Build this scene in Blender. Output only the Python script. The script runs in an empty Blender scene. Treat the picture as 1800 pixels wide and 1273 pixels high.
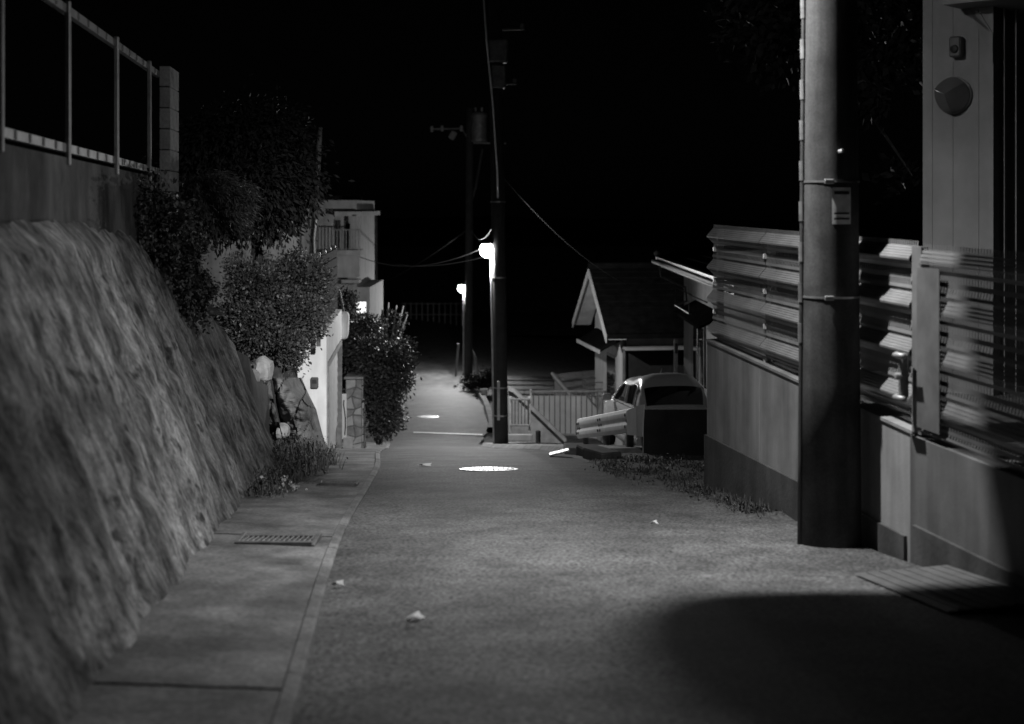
import bpy, math, random
import numpy as np
from mathutils import Vector, Matrix, noise

random.seed(7)
rng = np.random.default_rng(7)
C = bpy.context.scene.collection
sc = bpy.context.scene

# ------------------------------------------------------------------ camera
F = 2500.0 / 1800.0          # focal length in picture widths (about 50 mm)
HOR = 365.0                  # row of the horizon in the photograph
cd = bpy.data.cameras.new('camera')
cd.sensor_fit = 'HORIZONTAL'
cd.sensor_width = 36.0
cd.lens = 36.0 * F
cd.shift_y = (HOR - 636.5) / 1800.0
cd.clip_start = 0.1
cd.clip_end = 4000
cd.dof.use_dof = True
cd.dof.focus_distance = 15.5
cd.dof.aperture_fstop = 1.7
cam = bpy.data.objects.new('camera', cd)
cam.location = (0, 0, 0)
cam.rotation_euler = (math.radians(90), 0, 0)
C.objects.link(cam)
sc.camera = cam

# ------------------------------------------------------------------ night sky
w = bpy.data.worlds.new('World')
sc.world = w
w.use_nodes = True
nt = w.node_tree
bg = nt.nodes['Background']
sky = nt.nodes.new('ShaderNodeTexSky')
sky.sky_type = 'NISHITA'
sky.sun_disc = False
sky.sun_elevation = math.radians(28)
sky.sun_rotation = math.radians(140)
bw = nt.nodes.new('ShaderNodeRGBToBW')
nt.links.new(sky.outputs[0], bw.inputs[0])
nt.links.new(bw.outputs[0], bg.inputs[0])
bg.inputs[1].default_value = 0.00009
# moonlight
sd = bpy.data.lights.new('moon', 'SUN')
sd.energy = 0.003
sd.angle = math.radians(0.5)
moon = bpy.data.objects.new('moon', sd)
az = math.radians(140)
sun_dir = Vector((math.sin(az) * math.cos(math.radians(28)), math.cos(az) * math.cos(math.radians(28)), math.sin(math.radians(28))))
moon.rotation_euler = sun_dir.to_track_quat('Z', 'Y').to_euler()
moon.location = sun_dir * 60
C.objects.link(moon)

sc.view_settings.view_transform = 'Standard'
sc.view_settings.look = 'None'
sc.view_settings.exposure = 0.0
sc.view_settings.gamma = 1.0
sc.cycles.use_denoising = True
sc.cycles.max_bounces = 4
sc.cycles.diffuse_bounces = 1
sc.cycles.transparent_max_bounces = 12
sc.cycles.sample_clamp_indirect = 2.0

NEAR_LAMP_W = 1500.0
MID_LAMP_W = 1000.0
FAR_LAMP_W = 1600.0

# ------------------------------------------------------------------ helpers
def P(px, py, d):
    """a point of the place at distance d seen at a pixel of the photograph"""
    return Vector(((px - 900) * d / 2500.0, d, (HOR - py) * d / 2500.0))

def interp(x, pts):
    return float(np.interp(x, [p[0] for p in pts], [p[1] for p in pts]))

def smooth_tab(pts):
    xs = np.array([p[0] for p in pts], float); ys = np.array([p[1] for p in pts], float)
    m = np.gradient(ys, xs)
    def f(x):
        x = float(min(max(x, xs[0]), xs[-1]))
        i = int(min(max(np.searchsorted(xs, x) - 1, 0), len(xs) - 2))
        h = xs[i + 1] - xs[i]; t = (x - xs[i]) / h
        return ((2*t**3 - 3*t*t + 1) * ys[i] + (t**3 - 2*t*t + t) * h * m[i] + (-2*t**3 + 3*t*t) * ys[i + 1] + (t**3 - t*t) * h * m[i + 1])
    return f

zr = smooth_tab([(-12, -0.1), (0, -1.3), (8, -2.1), (13, -2.62), (16, -2.95), (20, -3.47), (25, -4.25), (30, -5.06), (34, -5.55), (38, -5.76), (45, -5.90), (52, -6.06), (62, -6.32), (80, -6.5), (110, -6.2)])
xl = smooth_tab([(-12, 0.6), (0, -0.33), (4.94, -0.77), (10.15, -1.2), (13.8, -1.38), (16, -1.5), (20, -1.86), (30, -2.6), (38, -3.2), (45, -3.95), (50, -4.6), (62, -6.6), (80, -10.0), (110, -18)])
xr = smooth_tab([(-12, 4.4), (0, 3.45), (5, 2.9), (9, 2.40), (10.5, 2.1), (12.75, 1.73), (14.4, 1.25), (19, 0.95), (24, 0.45), (28, 0.0), (30, -0.48), (38, -0.66), (44, -1.05), (50, -2.0), (62, -3.5), (80, -6.5), (110, -13)])

ORG = {}
class MB:
    def __init__(s):
        s.v = []; s.f = []; s.uv = None
    def add(s, verts, faces):
        b = len(s.v)
        s.v += [tuple(p) for p in verts]
        s.f += [tuple(i + b for i in f) for f in faces]
        return s
    def box(s, c, size, rot=None):
        x, y, z = (k / 2 for k in size)
        pts = [Vector((i * x, j * y, k * z)) for k in (-1, 1) for j in (-1, 1) for i in (-1, 1)]
        if rot is not None: pts = [rot @ p for p in pts]
        return s.add([p + Vector(c) for p in pts], [(0, 2, 3, 1), (4, 5, 7, 6), (0, 1, 5, 4), (2, 6, 7, 3), (0, 4, 6, 2), (1, 3, 7, 5)])
    def bbox(s, c, size, b=0.01, rot=None):
        """box with chamfered edges"""
        hx, hy, hz = (k / 2 for k in size)
        b = min(b, hx * .45, hy * .45, hz * .45)
        pts = []; idx = {}
        for sx in (-1, 1):
            for sy in (-1, 1):
                for sz in (-1, 1):
                    for ax in range(3):
                        q = [sx * (hx - b), sy * (hy - b), sz * (hz - b)]
                        q[ax] = (sx * hx, sy * hy, sz * hz)[ax]
                        idx[(sx, sy, sz, ax)] = len(pts); pts.append(Vector(q))
        fs = []
        for ax in range(3):
            o = [a for a in range(3) if a != ax]
            for sg in (-1, 1):
                ring = []
                for (u, v) in ((-1, -1), (1, -1), (1, 1), (-1, 1)):
                    k = [0, 0, 0]; k[ax] = sg; k[o[0]] = u; k[o[1]] = v
                    ring.append(idx[(k[0], k[1], k[2], ax)])
                if (sg > 0) == (ax == 1): ring.reverse()
                fs.append(tuple(ring))
        for ax in range(3):
            o = [a for a in range(3) if a != ax]
            for u in (-1, 1):
                for v in (-1, 1):
                    k0 = [0, 0, 0]; k0[o[0]] = u; k0[o[1]] = v; k0[ax] = -1
                    k1 = list(k0); k1[ax] = 1
                    fs.append((idx[(*k0, o[0])], idx[(*k1, o[0])], idx[(*k1, o[1])], idx[(*k0, o[1])]))
        for sx in (-1, 1):
            for sy in (-1, 1):
                for sz in (-1, 1):
                    fs.append(tuple(idx[(sx, sy, sz, a)] for a in range(3)))
        if rot is not None: pts = [rot @ p for p in pts]
        return s.add([p + Vector(c) for p in pts], fs)
    def tube(s, path, r, n=8, caps=True):
        path = [Vector(p) for p in path]
        rs = r if isinstance(r, (list, tuple)) else [r] * len(path)
        vs = []; up = None
        for i, p in enumerate(path):
            t = (path[min(i + 1, len(path) - 1)] - path[max(i - 1, 0)]).normalized()
            if up is None:
                up = Vector((0, 0, 1)) if abs(t.z) < .9 else Vector((1, 0, 0))
            a = t.cross(up).normalized(); b = a.cross(t).normalized(); up = b
            for k in range(n):
                an = 2 * math.pi * k / n
                vs.append(p + (a * math.cos(an) + b * math.sin(an)) * rs[i])
        fs = []
        for i in range(len(path) - 1):
            for k in range(n):
                fs.append((i*n + k, i*n + (k+1) % n, (i+1)*n + (k+1) % n, (i+1)*n + k))
        if caps:
            fs.append(tuple(range(n - 1, -1, -1))); fs.append(tuple(range((len(path)-1)*n, len(path)*n)))
        return s.add(vs, fs)
    def lathe(s, prof, c=(0, 0, 0), n=24, rot=None):
        vs = []; fs = []
        for (r, z) in prof:
            for k in range(n):
                an = 2 * math.pi * k / n
                q = Vector((r * math.cos(an), r * math.sin(an), z))
                if rot is not None: q = rot @ q
                vs.append(q + Vector(c))
        m = len(prof)
        for i in range(m - 1):
            for k in range(n):
                fs.append((i*n + k, i*n + (k+1) % n, (i+1)*n + (k+1) % n, (i+1)*n + k))
        fs.append(tuple(range(n - 1, -1, -1))); fs.append(tuple(range((m-1)*n, m*n)))
        return s.add(vs, fs)
    def hull8(s, bottom, top):
        """two rings of points joined to a closed block"""
        n = len(bottom)
        fs = [tuple(range(n - 1, -1, -1)), tuple(range(n, 2 * n))]
        for k in range(n):
            fs.append((k, (k+1) % n, n + (k+1) % n, n + k))
        return s.add(list(bottom) + list(top), fs)
    def grid(s, rows, closed=False):
        nr, ncol = len(rows), len(rows[0]); fs = []
        for i in range(nr - 1):
            for j in range(ncol - (0 if closed else 1)):
                fs.append((i*ncol + j, i*ncol + (j+1) % ncol, (i+1)*ncol + (j+1) % ncol, (i+1)*ncol + j))
        return s.add([p for r in rows for p in r], fs)
    def mesh(s, name, m, org=(0, 0, 0), smooth=False):
        me = bpy.data.meshes.new(name)
        o = Vector(org)
        me.from_pydata([(p[0]-o.x, p[1]-o.y, p[2]-o.z) for p in s.v], [], s.f)
        if s.uv is not None:
            lay = me.uv_layers.new(name='UVMap')
            li = np.empty(len(me.loops), dtype=np.int32); me.loops.foreach_get('vertex_index', li)
            lay.data.foreach_set('uv', np.array(s.uv, dtype=np.float32)[li].ravel())
        me.materials.append(m)
        if smooth:
            me.polygons.foreach_set('use_smooth', [True] * len(me.polygons))
        me.update()
        return me
    def build(s, name, m, parent=None, smooth=False, **tags):
        org = ORG.get(parent.name, Vector()) if parent else Vector()
        ob = bpy.data.objects.new(name, s.mesh(name, m, org, smooth))
        C.objects.link(ob)
        if parent:
            ob.parent = parent; ORG[ob.name] = org
        if tags: tag(ob, **tags)
        return ob

def tag(o, label=None, cat=None, group=None, kind=None):
    if label: o['label'] = label
    if cat: o['category'] = cat
    if group: o['group'] = group
    if kind: o['kind'] = kind
    return o

def thing(name, label, cat, loc=(0, 0, 0), group=None):
    o = bpy.data.objects.new(name, None)
    o.empty_display_size = 0.2
    o.location = loc
    C.objects.link(o); ORG[o.name] = Vector(loc)
    return tag(o, label, cat, group)

def piece(name, me, parent, loc, rot=None, scale=None):
    """a part that shares its mesh with its likes; loc in world space"""
    ob = bpy.data.objects.new(name, me); C.objects.link(ob)
    org = ORG.get(parent.name, Vector()) if parent else Vector()
    ob.location = Vector(loc) - org
    if rot is not None: ob.rotation_euler = rot
    if scale is not None: ob.scale = scale
    if parent: ob.parent = parent
    return ob

def fbm(p, oct=4, lac=2.0, gain=.5):
    a = 1.0; s = 0.0; q = Vector(p)
    for _ in range(oct):
        s += a * noise.noise(q); q = q * lac; a *= gain
    return s

# ------------------------------------------------------------------ materials (the picture is black and white)
def mat(name, lo, hi=None, scale=8.0, rough=.8, bump=0.0, bscale=None, metal=0.0, spec=.4, coords='Object', stretch=(1, 1, 1), detail=6.0, contrast=(.35, .65), speck=None, stain=None, bstretch=None, painted_pits=None):
    hi = lo if hi is None else hi
    m = bpy.data.materials.new(name); m.use_nodes = True
    n = m.node_tree.nodes; L = m.node_tree.links
    b = n['Principled BSDF']
    b.inputs['Roughness'].default_value = rough
    b.inputs['Metallic'].default_value = metal
    b.inputs['Specular IOR Level'].default_value = spec
    tc = n.new('ShaderNodeTexCoord'); mp = n.new('ShaderNodeMapping')
    mp.inputs['Scale'].default_value = stretch
    L.new(tc.outputs[coords], mp.inputs[0])
    nz = n.new('ShaderNodeTexNoise'); nz.inputs['Scale'].default_value = scale; nz.inputs['Detail'].default_value = detail
    nz.inputs['Roughness'].default_value = .62
    L.new(mp.outputs[0], nz.inputs['Vector'])
    cr = n.new('ShaderNodeValToRGB')
    cr.color_ramp.elements[0].position = contrast[0]; cr.color_ramp.elements[1].position = contrast[1]
    cr.color_ramp.elements[0].color = (lo, lo, lo, 1); cr.color_ramp.elements[1].color = (hi, hi, hi, 1)
    L.new(nz.outputs['Fac'], cr.inputs[0])
    col = cr.outputs[0]
    if speck:                       # (scale, strength): fine grain of chips
        n2 = n.new('ShaderNodeTexNoise'); n2.inputs['Scale'].default_value = speck[0]; n2.inputs['Detail'].default_value = 2
        L.new(tc.outputs[coords], n2.inputs['Vector'])
        r2 = n.new('ShaderNodeMapRange'); r2.inputs[1].default_value = .3; r2.inputs[2].default_value = .7
        r2.inputs[3].default_value = 1 - speck[1]; r2.inputs[4].default_value = 1 + speck[1]
        L.new(n2.outputs['Fac'], r2.inputs[0])
        mx = n.new('ShaderNodeVectorMath'); mx.operation = 'SCALE'
        L.new(col, mx.inputs[0]); L.new(r2.outputs[0], mx.inputs['Scale']); col = mx.outputs[0]
    if stain:                       # (stretch, scale, strength): runs of dirt
        mp3 = n.new('ShaderNodeMapping'); mp3.inputs['Scale'].default_value = stain[0]
        L.new(tc.outputs[coords], mp3.inputs[0])
        n3 = n.new('ShaderNodeTexNoise'); n3.inputs['Scale'].default_value = stain[1]; n3.inputs['Detail'].default_value = 5
        L.new(mp3.outputs[0], n3.inputs['Vector'])
        r3 = n.new('ShaderNodeMapRange'); r3.inputs[1].default_value = .38; r3.inputs[2].default_value = .66
        r3.inputs[3].default_value = 1.0; r3.inputs[4].default_value = 1 - stain[2]
        L.new(n3.outputs['Fac'], r3.inputs[0])
        mx3 = n.new('ShaderNodeVectorMath'); mx3.operation = 'SCALE'
        L.new(col, mx3.inputs[0]); L.new(r3.outputs[0], mx3.inputs['Scale']); col = mx3.outputs[0]
    if painted_pits:                        # (scale, strength): dark spots painted into the colour like shaded hollows
        n4 = n.new('ShaderNodeTexNoise'); n4.inputs['Scale'].default_value = painted_pits[0]; n4.inputs['Detail'].default_value = 3
        mp4 = n.new('ShaderNodeMapping'); mp4.inputs['Scale'].default_value = (.8, 1.1, 1); L.new(tc.outputs[coords], mp4.inputs[0])
        L.new(mp4.outputs[0], n4.inputs['Vector'])
        r4 = n.new('ShaderNodeMapRange'); r4.inputs[1].default_value = .60; r4.inputs[2].default_value = .68
        r4.inputs[3].default_value = 1.0; r4.inputs[4].default_value = 1 - painted_pits[1]
        L.new(n4.outputs['Fac'], r4.inputs[0])
        mx4 = n.new('ShaderNodeVectorMath'); mx4.operation = 'SCALE'
        L.new(col, mx4.inputs[0]); L.new(r4.outputs[0], mx4.inputs['Scale']); col = mx4.outputs[0]
    L.new(col, b.inputs['Base Color'])
    if bump:
        nb = n.new('ShaderNodeTexNoise'); nb.inputs['Scale'].default_value = bscale or scale * 3; nb.inputs['Detail'].default_value = 5
        L.new(tc.outputs[coords] if bstretch else mp.outputs[0], nb.inputs['Vector'])
        bp = n.new('ShaderNodeBump'); bp.inputs['Strength'].default_value = 1.0; bp.inputs['Distance'].default_value = bump
        L.new(nb.outputs['Fac'], bp.inputs['Height']); L.new(bp.outputs[0], b.inputs['Normal'])
    return m

def emit(name, strength):
    m = bpy.data.materials.new(name); m.use_nodes = True
    b = m.node_tree.nodes['Principled BSDF']
    b.inputs['Base Color'].default_value = (.8, .8, .8, 1)
    b.inputs['Emission Color'].default_value = (1, 1, 1, 1)
    b.inputs['Emission Strength'].default_value = strength
    return m

def glass(name, rough=.03, base=.01):
    m = bpy.data.materials.new(name); m.use_nodes = True
    b = m.node_tree.nodes['Principled BSDF']
    b.inputs['Base Color'].default_value = (base, base, base, 1)
    b.inputs['Roughness'].default_value = rough
    b.inputs['Specular IOR Level'].default_value = .6
    return m

def perforated(name, base, pitch_u, pitch_v, frac_u, frac_v, rough=.45):
    """sheet metal with punched holes laid out in metres of the UV map"""
    m = mat(name, base * .75, base, 5, rough, metal=.0, spec=.4)
    n = m.node_tree.nodes; L = m.node_tree.links
    uv = n.new('ShaderNodeUVMap'); uv.uv_map = 'UVMap'
    sx = n.new('ShaderNodeSeparateXYZ'); L.new(uv.outputs[0], sx.inputs[0])
    outs = []
    for ax, pitch, fr in ((0, pitch_u, frac_u), (1, pitch_v, frac_v)):
        dv = n.new('ShaderNodeMath'); dv.operation = 'DIVIDE'; dv.inputs[1].default_value = pitch
        L.new(sx.outputs[ax], dv.inputs[0])
        fc = n.new('ShaderNodeMath'); fc.operation = 'FRACT'; L.new(dv.outputs[0], fc.inputs[0])
        lt = n.new('ShaderNodeMath'); lt.operation = 'LESS_THAN'; lt.inputs[1].default_value = fr
        L.new(fc.outputs[0], lt.inputs[0]); outs.append(lt)
    mu = n.new('ShaderNodeMath'); mu.operation = 'MULTIPLY'
    L.new(outs[0].outputs[0], mu.inputs[0]); L.new(outs[1].outputs[0], mu.inputs[1])
    iv = n.new('ShaderNodeMath'); iv.operation = 'SUBTRACT'; iv.inputs[0].default_value = 1.0
    L.new(mu.outputs[0], iv.inputs[1])
    L.new(iv.outputs[0], n['Principled BSDF'].inputs['Alpha'])
    return m

M = {}
M['asphalt'] = mat('asphalt', .06, .14, 2.2, .75, .0022, 38, spec=.10, contrast=(.32, .68), detail=9, speck=(46, .8), stain=((1, .45, 1), .9, .45))
M['gutter'] = mat('gutter_concrete', .085, .25, 2.4, .85, .006, 22, contrast=(.32, .68), detail=9, speck=(40, .35), stain=((1, .7, 1), 2.0, .6))
M['gutter_edge'] = mat('kerb_edge_concrete', .09, .27, 1.8, .85, .003, 30, speck=(50, .25), contrast=(.3, .7))
M['earth'] = mat('earth', .03, .09, 3, .95, .02, 14, speck=(30, .4))
M['bank'] = mat('bank_soil', .025, .06, 2, .95, .02, 12)
M['rough_wall'] = mat('sprayed_mortar', .05, .40, 2.0, .95, .02, 16, coords='UV', stretch=(2.6, 1.7, 1), detail=7, contrast=(.38, .68), speck=(30, .35), stain=((1.0, .9, 1), 1.6, .75), bstretch=True, painted_pits=(5.5, .8))
M['parapet'] = mat('weathered_concrete', .035, .12, 1.6, .9, .003, 25, stretch=(1.3, 1.3, .8), detail=8, contrast=(.4, .62), stain=((1.6, 1.6, .5), 1.6, .7))
M['block'] = mat('concrete_block', .24, .36, 6, .85, .003, 40, speck=(45, .15))
M['galv'] = mat('galvanised_steel', .26, .4, 9, .5, metal=.4, spec=.5)
M['galv_dark'] = mat('dull_steel', .10, .2, 9, .55, metal=.3, spec=.5)
M['iron'] = mat('cast_iron', .10, .2, 20, .4, .003, 90, metal=.9, spec=.5)
M['iron_shiny'] = mat('worn_cast_iron', .10, .34, 30, .44, metal=1.0, spec=.5, bump=.0015, bscale=60)
M['white_wall'] = mat('white_render', .60, .74, 2.0, .85, .0015, 60, stain=((2, 2, .3), 2.5, .22))
M['shutter'] = mat('pale_shutter', .42, .52, 4, .6, spec=.4, stain=((2, 2, .3), 2, .2))
M['dark_trim'] = mat('dark_trim', .05, .09, 6, .5)
M['rock'] = mat('dark_rock', .045, .17, 2.2, .9, .03, 9, detail=9)
M['pale_rock'] = mat('pale_rock', .22, .42, 4, .9, .015, 12, detail=8)
M['stone'] = mat('cladding_stone', .12, .28, 4, .85, .006, 25)
M['stone_pale'] = mat('pale_cladding_stone', .26, .4, 4, .85, .006, 25)
M['mortar'] = mat('mortar', .10, .14, 9, .9)
M['leaf_dark'] = mat('dark_leaf', .010, .03, 9, .7, spec=.12)
M['leaf_black'] = mat('blackish_leaf', .006, .03, 3, .6, spec=.2, contrast=(.4, .62))
M['leaf'] = mat('leaf', .018, .058, 9, .5, spec=.4)
M['leaf_pale'] = mat('pale_leaf', .05, .12, 9, .55, spec=.35)
M['grass'] = mat('dry_grass', .07, .18, 8, .8)
M['ramp'] = mat('worn_ramp', .07, .11, 6, .85, .003, 40)
M['siren'] = mat('siren_plastic', .07, .09, 6, .45)
M['grass_dim'] = mat('dim_grass', .03, .09, 8, .85)
M['flower'] = mat('flower', .5, .65, 8, .7)
M['bark'] = mat('bark', .04, .1, 10, .95, .01, 25)
M['pole'] = mat('pole_concrete', .042, .075, 4, .9, .0005, 50, spec=.15, speck=(70, .15), stain=((3, 3, .25), 2.5, .5))
M['pole_dark'] = mat('old_pole_concrete', .02, .035, 5, .9, .0015, 60)
M['band'] = mat('steel_band', .25, .4, 9, .35, metal=.7)
M['paper'] = mat('printed_label', .4, .6, 14, .6)
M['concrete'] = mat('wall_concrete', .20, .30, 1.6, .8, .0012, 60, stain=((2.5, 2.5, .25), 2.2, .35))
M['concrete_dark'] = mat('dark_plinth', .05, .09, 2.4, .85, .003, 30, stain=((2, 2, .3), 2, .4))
M['concrete_gate_shaded'] = mat('grey_tone', .10, .16, 1.6, .85, .0012, 60, stain=((2.5, 2.5, .25), 2.2, .35))  # darker copy of the wall concrete, shade of the gate stretch put into it
M['concrete_black'] = mat('near_black_concrete', .012, .03, 2.4, .9, .003, 30)  # even, near black tone
M['concrete_mid'] = mat('plain_concrete', .16, .28, 3, .85, .003, 30, stain=((2, 2, .3), 2, .3))
M['perf'] = perforated('punched_ridge', .22, .022, .02, .4, .4)
M['slot'] = perforated('slotted_strip', .2, .034, .056, .45, .6)
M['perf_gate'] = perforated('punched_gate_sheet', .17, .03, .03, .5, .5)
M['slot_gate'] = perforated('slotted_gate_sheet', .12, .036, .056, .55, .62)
M['sheet'] = mat('metal_sheet', .12, .17, 5, .5, metal=.0, spec=.5)
M['sheet_dark'] = mat('grey_metal_sheet', .09, .14, 5, .5, metal=.0, spec=.5)
M['roof'] = mat('dark_roof_tile', .004, .008, 5, 1.0, .002, 20, spec=.0)
M['roof_pale'] = mat('old_roof_sheet', .09, .2, 3, .8, .006, 14, stretch=(1, 3, 1))
M['house_wall'] = mat('house_render', .34, .44, 2, .85, .001, 60, stain=((2, 2, .3), 2, .2))
M['house_dim'] = mat('dim_render', .22, .28, 2, .9, .001, 60, stain=((2, 2, .3), 2, .25))
M['house_left'] = mat('darker_house_render', .2, .27, 2, .9, .001, 60, stain=((2, 2, .3), 2, .3))  # like house_wall in a darker tone
M['house_grey'] = mat('grey_tone', .20, .28, 2, .85, .001, 60, stain=((2, 2, .3), 2, .25))
M['siding'] = mat('siding', .20, .26, 2, .7, .0008, 80, stain=((2, 2, .3), 2, .15))
M['dark_glass'] = glass('dark_glass')
M['mirror'] = mat('mirror_surface', .8, .85, 2, .04, metal=1.0)
M['orange'] = mat('mirror_back_enamel', .25, .3, 2, .4)
M['car_paint'] = mat('car_paint', .46, .5, 2, .22, spec=.6)
M['chrome'] = mat('bright_trim', .6, .7, 3, .18, metal=.9)
M['rubber'] = mat('rubber', .012, .02, 9, .8)
M['black'] = mat('black_plastic', .012, .02, 9, .5)
M['white_paint'] = mat('white_paint', .68, .8, 6, .6)
M['lamp_glass'] = emit('lamp_glass', 60)
M['near_glass'] = emit('near_lamp_glass', 8)
M['window_lit'] = emit('lit_window', 1.6)
M['globe'] = emit('lit_globe', 7.0)
M['cable'] = mat('cable', .03, .05, 8, .5)
M['cable_pale'] = mat('pale_cable_cover', .45, .7, 30, .35, metal=.4)
M['slat'] = mat('stained_slat', .02, .04, 5, .95, spec=.02)
M['wood'] = mat('weathered_wood', .08, .16, 5, .85, .003, 20, stretch=(1, 1, 6))
M['leaf_litter'] = mat('dry_leaf', .5, .6, 9, .7)

# ------------------------------------------------------------------ ground, road, gutter
def axis(parts):
    out = []
    for a, b, n in parts:
        out += list(np.linspace(a, b, n, endpoint=False))
    return out + [parts[-1][1]]

def terrain_z(x, d):
    dd = min(max(d, -12), 110)
    z = zr(dd) - .06
    l, r = xl(dd), xr(dd)
    if x > r + .2 and d > 15:
        k = min(1, (d - 15) / 6)
        z -= k * min(max(0, x - r - 1.2) * .14, 3.2)
    if x < l - 1:
        z -= min(.25 * (l - 1 - x), 1.0)
    far = max(0, d - 90) / 60
    if far > 0: z -= min(far * 6, 8)
    if abs(x) > 40: z -= min((abs(x) - 40) * .05, 6)
    return z
xs = axis([(-1600, -60, 6), (-60, -10, 12), (-10, 8, 46), (8, 60, 14), (60, 1600, 6)])
ds = axis([(-400, -12, 4), (-12, 45, 80), (45, 110, 30), (110, 2600, 10)])
g = MB(); g.grid([[(x, d, terrain_z(x, d)) for x in xs] for d in ds])
tag(g.build('ground', M['earth'], smooth=True), kind='structure')

def strip(f0, f1, d0, d1, step, ncol, dz, wob=0.0, crown=0.0):
    rows = []
    n = max(2, int((d1 - d0) / step))
    for i in range(n + 1):
        d = d0 + (d1 - d0) * i / n
        a, b = f0(d), f1(d)
        row = []
        for j in range(ncol + 1):
            t = j / ncol
            x = a + (b - a) * t
            if wob and j == ncol: x += wob * noise.noise(Vector((d * 1.3, 3.1, 0))) + wob * .5 * noise.noise(Vector((d * 5, 8.1, 0)))
            row.append((x, d, zr(d) + dz + crown * (1 - (2*t - 1) ** 2) + .006 * noise.noise(Vector((x * .8, d * .8, 0)))))
        rows.append(row)
    return MB().grid(rows)
road = strip(xl, xr, -11, 104, .3, 14, .0, wob=.07, crown=.02)
tag(road.build('road', M['asphalt'], smooth=True), kind='structure')
verge = strip(lambda d: xr(d) - .12, lambda d: xr(d) + 2.6 + max(0, 12.9 - d) * 0.0, 10, 21, .3, 10, -.02)
vv = []
for (x, y, z) in verge.v:
    vv.append((x, y, z + .05 * noise.noise(Vector((x * 2, y * 2, 5))) + (.03 if x > xr(y) + .15 else 0)))
verge.v = vv
tag(verge.build('verge', M['earth'], smooth=True), kind='structure')

def wall_base(d):       # foot of the rough wall on the left
    return -1.0 - .105 * d if d < 11.8 else interp(d, [(11.8, -2.239), (12.8, -2.31), (14, -2.34), (16, -2.36)])
# concrete gutter: separate cast slabs with open joints
gut = thing('gutter', 'row of cast concrete slabs between the rough wall and the asphalt', 'gutter', (wall_base(8), 8, zr(8)))
gut['kind'] = 'structure'
for k in ('label', 'category'): del gut[k]
joints = [-4.0, 0.6, 5.38, 9.80, 14.0]
for a, b in zip(joints[:-1], joints[1:]):
    rows = []; n = 24
    for i in range(n + 1):
        d = a + .02 + (b - a - .04) * i / n
        x0 = wall_base(d) - .12; x1 = xl(d) - .058
        rows.append([(x0 + (x1 - x0) * j / 6, d, zr(d) + .012 + .03 * (1 - j / 6) + .008 * noise.noise(Vector((x0 + j, d * 2, 0)))) for j in range(7)])
    m = MB(); m.grid(rows)
    ncol = 7
    # skirts
    top = [r for r in rows]
    m.grid([[(x, y, z - .12) for (x, y, z) in rows[0]], rows[0]])
    m.grid([rows[-1], [(x, y, z - .12) for (x, y, z) in rows[-1]]])
    m.build('slab', M['gutter'], gut, smooth=False)
for a, b in zip(np.arange(-4, 32.0, 1.2), np.arange(-2.8, 33.2, 1.2)):
    rows = []
    for i in range(5):
        d = a + .006 + (b - a - .012) * i / 4
        x1 = xl(d)
        rows.append([(x1 - .062, d, zr(d) - .05), (x1 - .06, d, zr(d) + .022), (x1 - .055, d, zr(d) + .028), (x1 - .01, d, zr(d) + .022), (x1 + .004, d, zr(d) + .012), (x1 + .006, d, zr(d) - .05)])
    MB().grid(rows).build('edge_slab', M['gutter'], gut)
# paved apron in front of the garage
apr = strip(lambda d: xl(d) - (1.1 + .02 * d), xl, 13.99, 33, .4, 6, .012)
tag(apr.build('pavement', M['gutter'], smooth=True), kind='structure')
# slab beside the utility pole on the right
slab = MB()
rows = []
for i in range(10):
    d = 20.0 + 11 * i / 9
    rows.append([(xr(d) - .05, d, zr(d) + .005), (xr(d) + .02, d, zr(d) + .075), (xr(d) + .9, d, zr(d) + .09), (xr(d) + 1.6, d, zr(d) + .07), (xr(d) + 1.62, d, zr(d) - .5)])
slab.grid(rows)
slab.add(rows[0], [(0, 1, 2, 3, 4)])
tag(slab.build('crossing_slab', M['concrete_mid']), kind='structure')

# white cross line on the far part of the road
for nm, pts in (('line', [(38.0, .0)]),):
    m = MB()
    rows = []
    for i in range(12):
        t = i / 11
        x = xl(35.2) + .5 + (xr(35.2) - xl(35.2) - .55) * t
        d = 35.5 - .55 * t
        rows.append([(x, d, zr(d) + .036), (x, d + .18, zr(d + .18) + .036)])
    m.grid(rows)
    tag(m.build('road_marking', M['white_paint']), kind='structure')

# ------------------------------------------------------------------ things flush with the road
def manhole(px, d, r, label):
    x = (px - 900) * d / 2500
    z = zr(d) + .024
    s = (zr(d + .3) - zr(d - .3)) / .6
    rot = Matrix.Rotation(math.atan(s), 3, 'X')
    t = thing('manhole_cover', label, 'manhole cover', (x, d, z), 'manhole covers in the road')
    m = MB(); m.lathe([(r + .06, -.03), (r + .06, 0), (r + .012, .002), (r + .01, -.012)], (x, d, z), 40, rot)
    m.build('rim', M['iron'], t)
    m = MB(); m.lathe([(r, -.02), (r, .003), (r * .97, .006), (r * .1, .006)], (x, d, z), 40, rot)
    pl = m.build('plate', M['iron_shiny'], t)
    m = MB()
    for i in range(-4, 5):
        for j in range(-4, 5):
            if math.hypot(i, j) < 4.2:
                m.box(Vector((x, d, z)) + rot @ Vector((i * r * .2, j * r * .2, .008)), (r * .09, r * .09, .006), rot)
    tag(m.build('studs', M['iron_shiny'], pl), kind='stuff')
manhole(859, 15.8, .27, 'larger bright round manhole cover in the asphalt at the brow of the road')
manhole(752, 39.3, .25, 'small distant manhole cover in the lamplit stretch of road below')

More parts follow.
